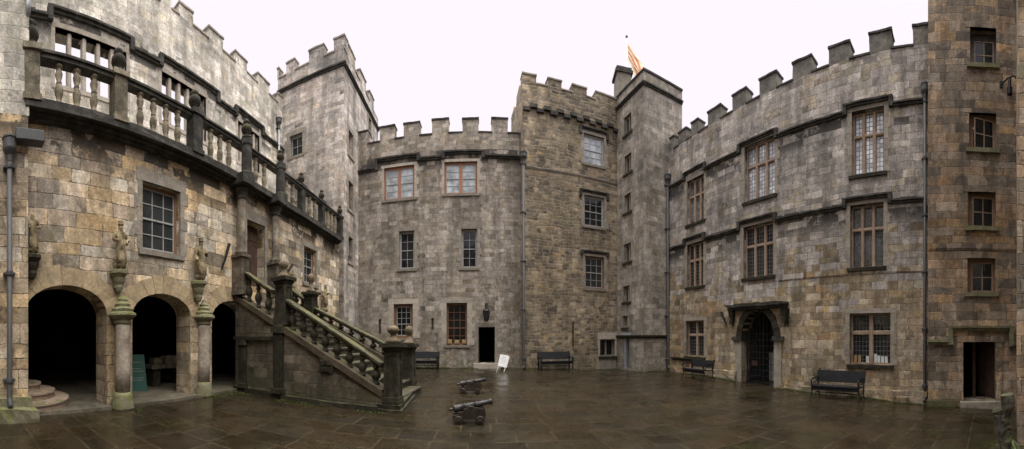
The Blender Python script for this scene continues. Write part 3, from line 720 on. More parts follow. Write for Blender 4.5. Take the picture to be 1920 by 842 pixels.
# pier at the far left
WP = Wall((-6.36, -3.0), (-6.36, WL.P(S(47), 0).y))
Pr = Bld('entrance_pier', 'tall pale ashlar pier at the far left edge where the balcony ends', 'building', WP, M['arcade'])
WP_ = WP; Pr.wall([(0, -.4), (WP.L, -.4), (WP.L, 6.0), (0, 6.0)], .34, 'lower_wall')
bm = bmesh.new(); wbox(bm, WP, 0, WP.L + .02, 6.0, 15.5, -4.2, .0); obj('upper_wall', bm, M['hall'], Pr.o, W=WP)
bm = bmesh.new(); wbox(bm, WP, 0, WP.L + .06, -.3, .42, -.3, .16); wbox(bm, WP, WP.L - .9, WP.L + .12, -.3, .25, -.3, .42); rough(bm, .16, .05, 2.5); obj('plinth', bm, M['mossy_base'], Pr.o, W=WP)
dp = drainpipe('drainpipe', 'thick lead drainpipe with a flared hopper at the far left', WP, 18, 258, 762, .14, .052)
s = WP.s(45, .15); z = WP.z(45, 258, .15)
bm = bmesh.new(); wbox(bm, WP, WP.s(28, .15), WP.L + .28, z - .10, z + .12, .03, .27); bevel(bm, .015); obj('gutter_box', bm, M['lead'], dp, W=WP)
drainpipe('drainpipe', 'pale pipe running up the top left corner above the balcony end', WP, 53, 0, 92, .10, .05, 'pale_pipe', False, 2, zb=7.9, zt=14.5, bend=False)

# ---- the hall wall behind the balcony: open mullioned windows with sky behind
WU = Wall((-10.1, -3.0), (-10.1, 14.72))
H = Bld('hall_range', 'pale roofless hall wall with open mullioned windows behind the balcony', 'building', WU, M['hall'])
HT = HC + 761 / F * 10.1; HS = HC + 620 / F * 10.1
zt_, zb_ = HC + 604 / F * 10.1, HC + 492 / F * 10.1
wins = []
for xa, xb in ((103, 237), (303, 386), (446, 486)):
    r = (WU.s(xa), WU.s(xb), zb_, zt_); wins.append(r); H.holes.append(rect(*r))
H.wall([(0, 6.0), (WU.L, 6.0), (WU.L, HT), (0, HT)], .55)
for r in wins:
    s0, s1, z0, z1 = r; bm = bmesh.new()
    for k in range(1, 5):
        u = s0 + (s1 - s0) * k / 5; bb = bmesh.new(); wbox(bb, WU, u - .07, u + .07, z0 + .002, z1 - .002, -.30, -.06); bevel(bb, .03)
        me = bpy.data.meshes.new('t'); bb.to_mesh(me); bb.free(); bm.from_mesh(me); bpy.data.meshes.remove(me)
    w = obj('window', bm, M['pale_stone'], H.o, W=WU)
    bm = bmesh.new(); wbox(bm, WU, s0 - .12, s1 + .12, z1, z1 + .16, -.2, .02); wbox(bm, WU, s0 - .13, s0, z0, z1, -.1, .012); wbox(bm, WU, s1, s1 + .13, z0, z1, -.1, .014); wbox(bm, WU, s0 - .1, s1 + .1, z0 - .14, z0, -.3, .03)
    obj('surround', bm, M['pale_stone'], w, W=WU)
sp = [(WU.s(40), HS)]
for xa, xb in ((93, 246), (300, 407), (441, 491)): sp += [(WU.s(xa), HS), (WU.s(xa), HS + .3), (WU.s(xb), HS + .3), (WU.s(xb), HS)]
strip(H, 'string_course', sp + [(WU.L, HS)], .17, .15, M['black_stone'])
merlons(H, [(215, 238), (262, 286), (300, 322), (336, 362), (391, 418), (441, 463), (483, 505), (521, 531)], HT, HT + .48, .42, cap=M['dress'])
drainpipe('drainpipe', 'pale pipe with a dark hopper in the corner where hall and corner tower meet', WU, 523, 222, 330, .12, .06, 'pale_pipe', zb=6.3)

# ================================================================== the corner tower behind
TY = 14.74
WT = Wall((-10.42, TY), (-6.45, TY)); WT2 = Wall((-6.45, TY), (-6.45, 20.3))
T = Bld('corner_tower', 'tall grey square tower with battlements behind the left range', 'tower', WT, M['tower'])
TC = HC + 560 / F * TY; TP = HC + 592 / F * TY; TM = TP + .58
tw = [T.hole(543, 252, 567, 292), T.hole(551, 335, 568, 372)]
T.wall(rect(0, WT.L, 0, TP), .6)
T2 = Bld.__new__(Bld); T2.W, T2.mat, T2.o, T2.holes = WT2, M['tower'], T.o, []
tw2 = [T2.hole(653, 248, 662, 293), T2.hole(653, 342, 662, 395), T2.hole(653, 445, 661, 492), T2.hole(691, 222, 696, 250)]
bm = slab(WT2, rect(.602, WT2.L, 0, TP), T2.holes, 0, -.6)
obj('side_wall', bm, M['tower'], T.o, W=WT2)
for r in tw: sash(T, r, 2, 2, M['grey_wood'], M['white_wood'], M['dark_glass'], rec=.14, sur=M['dress'], meet=False)
for r in tw2: sash(T2, r, 1, 2, M['brown_wood'], M['grey_wood'], M['dark_glass'], rec=.22, sur=M['dress'], meet=False)
strip(T, 'string_course', [(0, TC + .06), (WT.L + .14, TC + .06)],   .18, .12, M['black_stone'])
strip(T2, 'string_course', [(.0, TC + .06), (WT2.L, TC + .06)], .18, .12, M['black_stone'])
merlons(T, [(520, 523), (537, 553), (579, 607), (626, 646)], TP, TM, .4, cap=M['dress'])
merlons(T2, [(653, 666), (675, 686), (693, 701)], TP, TM, .4, cap=M['dress'])
bm = bmesh.new(); wbox(bm, WT, .3, WT.L - .3, TP - .9, TP - .7, -5.4, -.6); obj('roof', bm, M['slate'], T.o, W=WT)
bm = bmesh.new(); wbox(bm, WT, 0, .45, 10, TP, -5.5, -.6); wbox(bm, WT, .45, WT.L - .6, 10, TP, -5.5, -5.1); obj('rear_wall', bm, M['tower'], T.o, W=WT)
drainpipe('drainpipe', 'short lead drainpipe with a hopper at the right end of the arcade front', WL, 649, 480, 640, .12, .06, zb=.3)
# ================================================================== the stair
WS = Wall((-6.7, 7.24), (-1.6, 6.72))
ST = thing('stone_staircase', 'mossy stone staircase with balustrades and ball-topped newels rising to the upper door', 'staircase', WS.P(2.5, 0, -1.4))
B_ = Bld.__new__(Bld); B_.W, B_.mat, B_.o, B_.holes = WS, M['stairwall'], ST, []
sb, zb = WS.px(718, 737); sm, zm = WS.px(530, 614); sl = (zm - zb) / (sm - sb)
sz = lambda s: zb + sl * (s - sb)
tf = WS.st(pt(767, 9.75))[1]                      # far balustrade line
sN = WS.s(733); sM = WS.s(526)
sF = WS.s(767, tf); sFM = WS.s(583, tf)
bm = bmesh.new(); slab(WS, [(.02, -.3), (sN - .1, -.3), (sN - .1, sz(sN - .1)), (.02, sz(.02))], [], 0, -.3, bm); obj('side_wall', bm, M['stairwall'], ST, W=WS)
bm = bmesh.new(); slab(WS, [(.02, -.3), (sF - .1, -.3), (sF - .1, sz(sF - .1)), (.02, sz(.02))], [], tf + .15, tf - .15, bm); obj('side_wall', bm, M['stairwall'], ST, W=WS)
k = 0; z = .17; s_ = sb + .12
while s_ > .1:
    bm = bmesh.new(); s_n = s_ + .185 / sl
    wbox(bm, WS, max(.03, s_n), s_, -.3, z - .05, tf + .16, -.302); wbox(bm, WS, max(.03, s_n - .02), s_ + .03, z - .05, z, tf + .16, -.302); rough(bm, .4, .008)
    obj('step', bm, M['step'], ST, W=WS); s_ = s_n; z += .185; k += 1
# paving plinth at the foot
bm = bmesh.new()
for (o_, zt, q) in ((.24, .15, 0), (.29, .06, .05)):
    hexa(bm, [WS.P(sN - .3, -.3, .08 + q), WS.P(sN + o_, -.3, .08 + q), WS.P(sF + o_, -.3, tf - .24 - q), WS.P(sF - .3, -.3, tf - .24 - q), WS.P(sN - .3, zt, .08 + q), WS.P(sN + o_, zt, .08 + q), WS.P(sF + o_, zt, tf - .24 - q), WS.P(sF - .3, zt, tf - .24 - q)])
rough(bm, .3, .014); obj('plinth', bm, M['dark_stone'], ST, W=WS)
# mouldings on the near side
bm = bmesh.new(); wslope(bm, WS, .02, sz(.02) + .07, sN - .2, sz(sN - .2) + .07, .16, -.33, .07); rough(bm, .3, .012); obj('stringer_coping', bm, M['brown_coping'], ST, W=WS)
bm = bmesh.new(); wslope(bm, WS, .02, sz(.02) + .07, sF - .2, sz(sF - .2) + .07, .16, tf - .2, tf + .19); rough(bm, .3, .012); obj('stringer_coping', bm, M['brown_coping'], ST, W=WS)
zl = WS.z(480, 631)
bm = bmesh.new(); wbox(bm, WS, .03, sM - .17, zl - .09, zl, -.05, .09); rough(bm, .3, .01); obj('ledge', bm, M['dark_stone'], ST, W=WS)
bm = bmesh.new(); wbox(bm, WS, .03, sM + .1, -.3, .14, -.05, .10); wbox(bm, WS, sM + .1, sN - .25, -.3, .10, -.05, .13); rough(bm, .3, .014); obj('plinth', bm, M['dark_stone'], ST, W=WS)
for a, b, zt in ((sM - .16, sM + .12, sz(sM) - .02), (.28, .52, zl - .09)):
    bm = bmesh.new(); wbox(bm, WS, a, b, .13, zt, -.05, .12); wbox(bm, WS, a - .05, b + .05, zt - .16, zt - .02, -.05, .16); wbox(bm, WS, a - .05, b + .05, .13, .26, -.05, .16); rough(bm, .25, .01); obj('pilaster', bm, M['dark_stone'], ST, W=WS)
# slightly proud lower masonry and a worn carved shield
s5 = WS.s(588); bm = bmesh.new(); slab(WS, [(s5, -.3), (sN - .2, -.3), (sN - .2, sz(sN - .2) - .1), (s5, sz(s5) - .35)], [], .035, .001, bm); obj('lower_masonry', bm, M['stairwall'], ST, W=WS)
a, b = WS.px(602, 672); c_, d_ = WS.px(626, 700); bm = bmesh.new()
for (u0, u1, v0, v1, q) in ((a, c_, d_, b, .055), (a + .04, (a + c_) / 2 - .01, (b + d_) / 2 + .01, b - .03, .09), ((a + c_) / 2 + .02, c_ - .04, (b + d_) / 2 + .02, b - .03, .085), (a + .05, c_ - .06, d_ + .03, (b + d_) / 2 - .02, .09)): wbox(bm, WS, u0, u1, v0, v1, .01, q)
rough(bm, .06, .02); obj('carved_panel', bm, M['dark_stone'], ST, W=WS)
# newel posts
def newel(s, t, z0, z1, w, ztop):
    bm = bmesh.new(); h = w / 2
    wbox(bm, WS, s - h - .03, s + h + .03, z0, z0 + .22, t - h - .03, t + h + .03); wbox(bm, WS, s - h - .015, s + h + .015, z0 + .22, z0 + .30, t - h - .02, t + h + .02)
    wbox(bm, WS, s - h + .02, s + h - .02, z0 + .3, z1 - .18, t - h + .02, t + h - .02)
    for u in (-1, 1):
        for v in (-1, 1): wbox(bm, WS, s + u * (h - .035) - .035, s + u * (h - .035) + .035, z0 + .3, z1 - .18, t + v * (h - .035) - .035, t + v * (h - .035) + .035)
    wbox(bm, WS, s - h, s + h, z1 - .26, z1 - .16, t - h, t + h)
    wbox(bm, WS, s - h - .03, s + h + .03, z1 - .16, z1 - .09, t - h - .03, t + h + .03); wbox(bm, WS, s - h - .08, s + h + .08, z1 - .09, z1, t - h - .08, t + h + .08)
    rough(bm, .16, .012); n = obj('newel_post', bm, M['dark_stone'], ST, W=WS)
    r = (ztop - z1); bm = bmesh.new(); lathe(bm, [(.17, 0), (.17, .06), (.12, .09), (.065, r * .42), (.06, r * .46), (.09, r * .54), (.125, r * .66), (.132, r * .76), (.115, r * .88), (.068, r * .97), (.02, r)], WS.P(s, z1, t), 16)
    for v in bm.verts: v.co += noise.noise_vector(v.co * 8) * .008
    obj('ball_finial', bm, M['ball'], n, smooth=True)
tn = -.13
newel(sN, tn, .0, WS.z(733, 643, tn), .32, WS.z(733, 610, tn))
newel(sM, tn, sz(sM) + .02, WS.z(526, 522, tn), .34, WS.z(526, 489, tn))
newel(sF, tf, .10, WS.z(767, 645, tf), .32, WS.z(767, 611, tf))
newel(sFM, tf, sz(sFM) + .02, WS.z(583, 548, tf), .34, WS.z(583, 513, tf))
# handrails and stair balusters
bm = bmesh.new(); lathe(bm, [(.075, 0), (.085, .03), (.085, .08), (.045, .12), (.08, .22), (.105, .32), (.10, .40), (.06, .52), (.045, .58), (.075, .62), (.075, .66), (.045, .70), (.08, .76), (.08, .80)], seg=10)
for v in bm.verts: v.co += noise.noise_vector(v.co * 9) * .012
sbal = obj('baluster', bm, M['dark_stone'], ST, local=True, smooth=True); sfirst = True
def flight(s0, z0, s1, z1, t, n):
    global sfirst
    bm = bmesh.new(); wslope(bm, WS, s0, z0, s1, z1, .055, t - .13, t + .13); wslope(bm, WS, s0, z0 - .055, s1, z1 - .055, .07, t - .08, t + .08); rough(bm, .25, .012)
    obj('handrail', bm, M['mossy_rail'], ST, W=WS)
    for k in range(n):
        s = s0 + (s1 - s0) * (k + .5) / n; zt = z0 + (z1 - z0) * (k + .5) / n - .11; zb_ = sz(s) + .04
        if sfirst: sbal.location = WS.P(s, zb_, t) - WO[ST.name]; sbal.scale = (1, 1, (zt - zb_) / .8); sfirst = False
        else: put(sbal, 'baluster', ST, WS.P(s, zb_, t), (1, 1, (zt - zb_) / .8), (0, 0, R.uniform(0, 3)))
a, b = WS.px(540, 561, tn), WS.px(718, 680, tn); flight(a[0], a[1], b[0], b[1], tn, 8)
a, b = WS.px(459, 507, tn), WS.px(513, 544, tn); flight(a[0], a[1], b[0], b[1], tn, 3)
a, b = WS.px(593, 577, tf), WS.px(755, 684, tf); a2 = WS.px(716, 640, tf); flight(a[0], a[1], sF - .2, a[1] + (a2[1] - a[1]) / (a2[0] - a[0]) * (sF - .2 - a[0]), tf, 8)
a, b = WS.px(538, 533, tf), WS.px(574, 562, tf); flight(a[0], a[1], b[0], b[1], tf, 3)
# a small teal bottle left on the bottom steps
q = WS.P(WS.s(711, -.5), .36, -.5); bm = bmesh.new(); lathe(bm, [(.04, 0), (.045, .02), (.045, .14), (.02, .19), (.02, .24)], q, 10); bt = obj('bottle', bm, M['green'], None, q, smooth=True)
bm = bmesh.new(); lathe(bm, [(.024, .235), (.024, .27)], q, 10); obj('cap', bm, M['white'], bt); tag(bt, 'small green bottle with a white cap on the lowest steps of the stair', 'bottle')

# ================================================================== REAR RANGE
BY = 16.72
WB = Wall((-6.5, BY), (2.36, BY))
K = Bld('rear_range', 'grey battlemented rear range with two orange-framed windows and an open doorway', 'building', WB, M['rear'])
KT = HC + 384 / F * BY; KM = HC + 410 / F * BY; KS = HC + 341 / F * BY
o1 = K.hole(720, 312, 777, 373); o2 = K.hole(833, 303, 895, 363); g1 = K.hole(748, 433, 777, 504); g2 = K.hole(865, 429, 895, 502); b1 = K.hole(738, 570, 774, 634); b2 = K.hole(837, 568, 876, 647)
dd = K.hole(897, 613, 928, 681)
K.wall(rect(0, WB.L, -.4, KT), .7)
for r in (o1, o2):
    w = sash(K, r, 2, 4, M['orange_wood'], M['white_wood'], M['pale_glass'], rec=.10, twin=True, sur=M['pale_stone'], fw=.09, wid=.12, head=.14)
sash(K, g1, 2, 4, M['white_wood'], M['white_wood'], M['dark_glass'], rec=.16, sur=M['dress'], wid=.13)
sash(K, g2, 2, 4, M['white_wood'], M['white_wood'], M['dark_glass'], rec=.16, sur=M['dress'], wid=.13)
wb1 = sash(K, b1, 3, 5, M['brown_wood'], M['white_wood'], M['dark_glass'], rec=.16, fw=.13, sur=M['pale_stone'], wid=.26, head=.26)
wb2 = sash(K, b2, 3, 5, M['brown_wood'], M['brown_wood'], M['dark_glass'], rec=.16, sur=M['pale_stone'], wid=.26, head=.26)
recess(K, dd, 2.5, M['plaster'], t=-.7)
s0, s1, z0, z1 = dd; bm = bmesh.new()
for a in ((s0 - .13, s0, z0, z1), (s1, s1 + .15, z0, z1), (s0 - .16, s1 + .18, z1, z1 + .2)): wbox(bm, WB, *a, -.05, .02)
obj('door_surround', bm, M['dress'], K.o, W=WB)
bm = bmesh.new(); wbox(bm, WB, s0 - .25, s1 + .3, -.2, z0 - .002, -.6, .22); rough(bm, .25, .012); obj('doorstep', bm, M['pale_stone'], K.o, W=WB)
bm = bmesh.new(); wbox(bm, WB, s0 + .02, s0 + .07, z0 + .01, z1 - .02, -1.5, -.7); obj('door', bm, M['door'], K.o, W=WB)
sp = [(0, KS - .22)]
for xa, xb in ((706, 785), (831, 906)): sp += [(WB.s(xa), KS - (.22 if xa < 800 else .0)), (WB.s(xa), KS + .22), (WB.s(xb), KS + .22), (WB.s(xb), KS)]
strip(K, 'string_course', sp + [(WB.s(975), KS)], .17, .15, M['black_stone'])
merlons(K, [(671, 690), (712, 740), (757, 787), (810, 841), (867, 897), (922, 952), (978, 980)], KT, KM, .45)
bm = bmesh.new(); wbox(bm, WB, .2, WB.L + 2, KT - 1.0, KT - .8, -6.0, -.72); obj('roof', bm, M['slate'], K.o, W=WB)
# boxes on the sill behind the glass are on the sill in front of the bars
s0, s1, z0, z1 = b2
for k, cl in enumerate(('left', 'middle', 'right')):
    c = s0 + .16 + (s1 - s0 - .32) * k / 2; q = WB.P(c, z0 + .066, -.13); bm = bmesh.new(); wbox(bm, WB, c - .12, c + .12, z0 + .067, z0 + .067 + (.22, .19, .21)[k], -.199, -.09); bevel(bm, .012)
    tag(obj('display_box', bm, M['box'], None, q, W=WB), 'tan display box on the window sill by the rear door, %s of three' % {'left': 'leftmost', 'middle': 'the middle', 'right': 'rightmost'}[cl], 'box', 'display boxes in the window')
for x, y0, y1, lab in ((713, 598, 626, 'thin rusty iron strap hanging left of the pale-framed ground window'), (811, 596, 616, 'thin rusty iron strap between the two ground windows of the rear range')):
    a, b = WB.px(x, y0), WB.px(x, y1); q = WB.P(a[0], b[1], 0); bm = bmesh.new(); wbox(bm, WB, a[0] - .035, a[0] + .035, b[1], a[1], .002, .05); wbox(bm, WB, a[0] - .06, a[0] + .06, a[1] - .12, a[1] - .02, .002, .07); rough(bm, .1, .008)
    tag(obj('iron_strap', bm, M['rust'], None, q, W=WB), lab, 'iron strap')
# lantern over the door
s, z = WB.px(912, 603, .2); q = WB.P(s, z, .2); ln = thing('wall_lantern', 'black lantern on the wall over the rear doorway', 'lantern', q)
bm = bmesh.new(); lathe(bm, [(.05, 0), (.10, .03), (.10, .06)], q, 6); lathe(bm, [(.19, .50), (.20, .53), (.10, .64), (.04, .68), (.05, .72), (.01, .78)], q, 6)
for k in range(6): a = math.pi / 3 * k; tube(bm, [q + Vector((.10 * math.cos(a), .10 * math.sin(a), .05)), q + Vector((.18 * math.cos(a), .18 * math.sin(a), .51))], .012, 5)
obj('frame', bm, M['iron'], ln)
bm = bmesh.new(); lathe(bm, [(.085, .06), (.165, .50)], q, 6); obj('glazing', bm, M['mid_glass'], ln)
bm = bmesh.new(); tube(bm, [WB.P(s, z + .78, .2), WB.P(s, z + .90, .15), WB.P(s, z + .86, .0)], .018); wbox(bm, WB, s - .06, s + .06, z + .7, z + .95, .002, .03); obj('bracket', bm, M['iron'], ln)

# ================================================================== RUBBLE BLOCK
m0 = -.065
WR = plane(16.07, m0, 979.5, 1159)
Q = Bld('rubble_tower', 'tall brown rubble-stone tower block with stepped corbels under its battlements', 'tower', WR, M['rubble'])
QT = HC + 489 / F * 16.07; QM = QT + .40; QS = HC + 441 / F * 16.07
r1 = Q.hole(1094, 254, 1133, 309); r2 = Q.hole(1095, 368, 1133, 425); r3 = Q.hole(1097, 481, 1133, 541); r4 = Q.hole(1125, 636, 1153, 668)
Q.wall(rect(0, WR.L, -.6, QT), .7)
bm = bmesh.new(); wbox(bm, WR, 0, .6, 6, QT, -3.4, -.702); wbox(bm, WR, .6, WR.L + 1.5, 9, QT, -3.4, -3.0); obj('side_wall', bm, M['rubble'], Q.o, W=WR)
bm = bmesh.new(); wbox(bm, WR, .6, WR.L + 1.4, QT - .7, QT - .5, -3.0, -.71); obj('roof', bm, M['slate'], Q.o, W=WR)
w = sash(Q, r1, 3, 4, M['white_wood'], M['white_wood'], M['pale_glass'], rec=.10, sur=M['dress'], wid=.15); hood(Q, r1, w, .32, .18, drop=.3)
w = sash(Q, r2, 3, 4, M['white_wood'], M['white_wood'], M['dark_glass'], rec=.12, sur=M['dress'], wid=.15); hood(Q, r2, w, .26, .2, drop=.25)
w = sash(Q, r3, 3, 4, M['brown_wood'], M['white_wood'], M['mid_glass'], rec=.12, sur=M['dress'], wid=.12); hood(Q, r3, w, .28, .2, drop=.1)
w = mullioned(Q, r4, 2, [], M['dark_glass'], rec=.2, mw=.10, stone=M['dress']); surround(Q, r4, w, M['pale_stone'], wid=.1, head=.36, jag=.03)
s0, s1, z0, z1 = r4; bm = bmesh.new(); wbox(bm, WR, s0 - .05, s1 + .05, -.5, z0 - .14, -.05, .012); wbox(bm, WR, s0 - .2, s0 - .06, -.5, z0, -.05, .02); obj('blocked_doorway', bm, M['dress'], Q.o, W=WR)
bm = bmesh.new(); k = 0; s = .02
while s < WR.L - .1:
    zz = QS + (.09 if k % 2 else -.09) + .0
    wbox(bm, WR, s, min(s + .36, WR.L), zz - .12, zz + .06, -.05, .13); s += .36; k += 1
rough(bm, .2, .016); obj('corbel_table', bm, M['black_stone'], Q.o, W=WR)
zz = WR.z(1100, 331); strip(Q, 'ledge', [(.2, zz + .05), (WR.L - .02, zz)], .10, .05, M['dress'], amp=.02)
merlons(Q, [(979.5, 1005), (1027, 1053), (1073, 1100), (1117, 1158)], QT, QM, .42, cap=M['dress'])
WRs = Wall(WR.P(0, 0, -3.4).xy, WR.P(0, 0, -.46).xy); Qs = Bld.__new__(Bld); Qs.W, Qs.mat, Qs.o, Qs.holes = WRs, M['rubble'], Q.o, []
for a, b in ((.0, 1.0), (1.7, 2.6)):
    bm = bmesh.new(); wbox(bm, WRs, a, b, QT - .02, QM, -.42, .0); rough(bm, .25, .016); obj('merlon', bm, M['rubble'], Q.o, W=WRs)
drainpipe('drainpipe', 'tall lead drainpipe with a hopper where the rear range meets the rubble tower', WR, 981.5, 286, 688, .12, .07, zb=.02, brk=5)
q = WR.P(WR.s(1074), 0, 0); a, b = WR.px(1074, 603), WR.px(1074, 650); bm = bmesh.new(); wbox(bm, WR, a[0] - .03, a[0] + .03, b[1], a[1], .002, .06); rough(bm, .15, .012)
tag(obj('iron_strap', bm, M['rust'], None, WR.P(a[0], b[1], 0), W=WR), 'thin dark iron strap low on the rubble tower above the bench', 'iron strap')
# chimney
p = pt(1167, 19.3); cz = zof(136, 19.3)
ch = thing('chimney', 'dark stone chimney with a flat cap behind the rubble tower battlements', 'chimney', (p.x, p.y, QT - .6), rotz=-.2)
bm = bmesh.new(); box(bm, -.42, .42, -.42, .42, 0, cz - QT + .25); rough(bm, .3, .012); obj('stack', bm, M['dress'], ch, local=True)
bm = bmesh.new(); box(bm, -.52, .52, -.52, .52, cz - QT + .25, cz - QT + .42); box(bm, -.45, .45, -.45, .45, cz - QT + .42, cz - QT + .6); rough(bm, .3, .012); obj('cap', bm, M['black_stone'], ch, local=True)

# ================================================================== STAIR TURRET in the corner
W1 = plane(10.23, 1.40, 1156.5, 1207); 
dc = 10.23 / math.cos(az(1207) - 1.40)
W2 = plane(dc * math.cos(az(1207) + .05), -.05, 1207, 1279)
U = Bld('stair_turret', 'plain square stair turret with a flat parapet and small windows one above the other', 'tower', W1, M['turret'])
U2 = Bld.__new__(Bld); U2.W, U2.mat, U2.o, U2.holes = W2, M['turret'], U.o, []
UC = HC + 477 / F * dc; UT = HC + 500 / F * dc
us = [U.hole(1170, 216, 1184, 250), U.hole(1171, 290, 1184, 324), U.hole(1171, 364, 1183, 398), U.hole(1170, 457, 1183, 491), U.hole(1169, 536, 1181, 566), U.hole(1168, 592, 1177, 614)]
ud = U.hole(1169, 631, 1180, 691)
U.wall(rect(0, W1.L, -.8, UT), .4)
bm = slab(W2, rect(.0, W2.L, -.8, UT), [], 0, -.4)
bmesh.ops.translate(bm, verts=bm.verts, vec=(0, 0, -.003)); obj('front_wall', bm, M['turret'], U.o, W=W2)
bm = bmesh.new(); wbox(bm, W2, .4, W2.L, 8, UT - .004, -3.5, -.402); obj('upper_mass', bm, M['turret'], U.o, W=W2)
for r in us: mullioned(U, r, 2, [], M['mid_glass'], rec=.10, mw=.08, stone=M['dress'], sur=M['dress'])
recess(U, ud, .9, M['plaster'], t=-.4)
bm = bmesh.new(); s0, s1, z0, z1 = ud; wbox(bm, W1, s0 + .0, s0 + .16, z0, z1, -.3, -.05); wbox(bm, W1, s0 - .2, s1 + .2, z1, z1 + .2, -.05, .06); obj('door_frame', bm, M['pale_pipe'], U.o, W=W1)
for B2, W in ((U, W1), (U2, W2)):
    strip(B2, 'string_course', [(-.02, UC + .05), (W.L + (.1 if W is W1 else 0), UC + .05)], .16, .13, M['black_stone'])
    bm = bmesh.new(); wbox(bm, W, -.05 if W is W1 else .06, W.L + (.06 if W is W1 else 0), UT + .002, UT + .10, -.5, .06); rough(bm, .3, .012); obj('coping', bm, M['black_stone'], U.o, W=W)
    zz = HC + .1; strip(B2, 'plinth_course', [(-.02, zz), (W.L + .08, zz)], .16, .11, M['dark_stone'])
drainpipe('drainpipe', 'tall lead drainpipe in the corner of stair turret and right wing', W2, 1252, 328, 692, .10, .065, brk=5)

# flag above the turret
p = pt(1175, 21.0); fz = zof(70, 21.0)
fl = thing('flagpole', 'thin white pole flying a red and yellow striped flag above the stair turret', 'flag', (p.x, p.y, QT - 1))
bm = bmesh.new(); tube(bm, [(p.x, p.y, QT - 1), (p.x, p.y, fz)], .035, 8); obj('pole', bm, M['white'], fl, smooth=True)
bm = bmesh.new(); lathe(bm, [(.02, -.05), (.07, 0), (.08, .05), (.05, .11), (.01, .13)], (p.x, p.y, fz), 10); obj('pole_ball', bm, M['lead'], fl, smooth=True)
nt = NT('flag_cloth'); uv = nt.n('ShaderNodeTexCoord').outputs['UV']; sx = nt.n('ShaderNodeSeparateXYZ', {0: uv}).outputs
st = nt.math('GREATER_THAN', nt.math('FRACT', nt.math('MULTIPLY', sx[0], 3.5)), .5)
fc = nt.mix(st, (.93, .80, .46), (.72, .28, .25))
nt.set(nt.b.inputs['Base Color'], fc); nt.b.inputs['Roughness'].default_value = .8
tr2 = nt.n('ShaderNodeBsdfTranslucent', {'Color': fc}); ms = nt.n('ShaderNodeMixShader', {0: .45})
nt.t.links.new(nt.b.outputs[0], ms.inputs[1]); nt.t.links.new(tr2.outputs[0], ms.inputs[2]); nt.t.links.new(ms.outputs[0], nt.t.nodes['Material Output'].inputs[0])
bm = bmesh.new(); uvl = bm.loops.layers.uv.verify(); g = {}; NU, NV = 16, 10
tl, bl, tr_, br = Vector((0, zof(80, 21))), Vector((.05, zof(112, 21))), Vector((1.15, zof(139, 21))), Vector((.62, zof(148, 21)))
ta = Vector((math.cos(az(1175)), -math.sin(az(1175)), 0))
for i in range(NU + 1):
    for j in range(NV + 1):
        u, v = i / NU, j / NV
        a = tl.lerp(tr_, u) + Vector((.10 * math.sin(u * 3.1), 0)); b = bl.lerp(br, u); q = a.lerp(b, v)
        w = .18 * math.sin(u * 7 + v * 9) * u
        g[i, j] = bm.verts.new(Vector((p.x, p.y, 0)) + ta * (q.x + .05) + Vector((0, 0, q.y)) + Vector((ta.y, -ta.x, 0)) * w * -1)
for i in range(NU):
    for j in range(NV):
        f = bm.faces.new((g[i, j], g[i + 1, j], g[i + 1, j + 1], g[i, j + 1]))
        for l, (a, b) in zip(f.loops, ((i, j), (i + 1, j), (i + 1, j + 1), (i, j + 1))): l[uvl].uv = (b / NV, a / NU)
obj('flag', bm, nt.m, fl, smooth=True, uv=False)
# ================================================================== RIGHT WING
np_ = (1800 - X0) / F
d1253 = W2.A.dot(W2.n) / Vector((math.sin(az(1253)), math.cos(az(1253)))).dot(W2.n)
DR = d1253 * math.cos(az(1253) - np_)
WG = plane(DR, np_, 1235, 1752)
G = Bld('hall_wing', 'long right wing with two tiers of mullioned windows and an arched entrance', 'building', WG, M['wing'])
GT = HC + 552 / F * DR; GM = HC + 588 / F * DR; GS = HC + 447.6 / F * DR; GL = HC + 262.5 / F * DR
s = lambda x: WG.s(x)
up = [G.hole(1288, 333, 1320, 417), G.hole(1396, 264, 1453, 372), G.hole(1597, 204, 1658, 326)]
lo = [G.hole(1288, 455, 1319, 537), G.hole(1394, 420, 1450, 519), G.hole(1594, 382, 1657, 501)]
c1 = G.hole(1286, 601, 1320, 669); c2 = G.hole(1593, 587, 1670, 684)
ea, eb = s(1391), s(1452); ezs = WG.z(1421, 632); ezt = WG.z(1421, 583); ez0 = WG.z(1421, 724)
G.holes.append(arch_pts(ea, eb, ezs, ezt, ez0))
G.wall(rect(0, WG.L, -1.0, GT), .55)
gl = {0: 'mid_leaded', 1: 'pale_leaded', 2: 'pale_leaded'}
for i, r in enumerate(up): mullioned(G, r, 3, [.36], M[gl[i]], rec=.14, mw=.12, sur=M['dress'])
for i, r in enumerate(lo): mullioned(G, r, 3, [.38], M['dark_leaded'], rec=.14, mw=.12, sur=M['dress'])
wc1 = mullioned(G, c1, 2, [.40], M['dark_leaded'], rec=.14, mw=.14, sur=M['dress']); wc2 = mullioned(G, c2, 2, [.38], M['dark_leaded'], rec=.16, mw=.16, sur=M['dress'])
for z, ws, nm in ((GS, ((1284, 1322), (1387, 1456), (1585, 1671)), 0), (GL, ((1284, 1321), (1386, 1454), (1584, 1669)), 1)):
    sp = [(s(1253), z)]
    for xa, xb in ws: sp += [(s(xa), z), (s(xa), z + .24), (s(xb), z + .24), (s(xb), z)]
    strip(G, 'string_course', sp + [(s(1733), z)], .14, .13, M['black_stone'], amp=.022)
merlons(G, [(1256, 1264), (1272, 1287), (1296, 1309), (1327, 1351), (1373, 1399), (1424, 1456), (1486, 1522), (1554, 1593), (1630, 1671), (1712, 1750)], GT, GM, .45, stone=M['merlon_dark'])
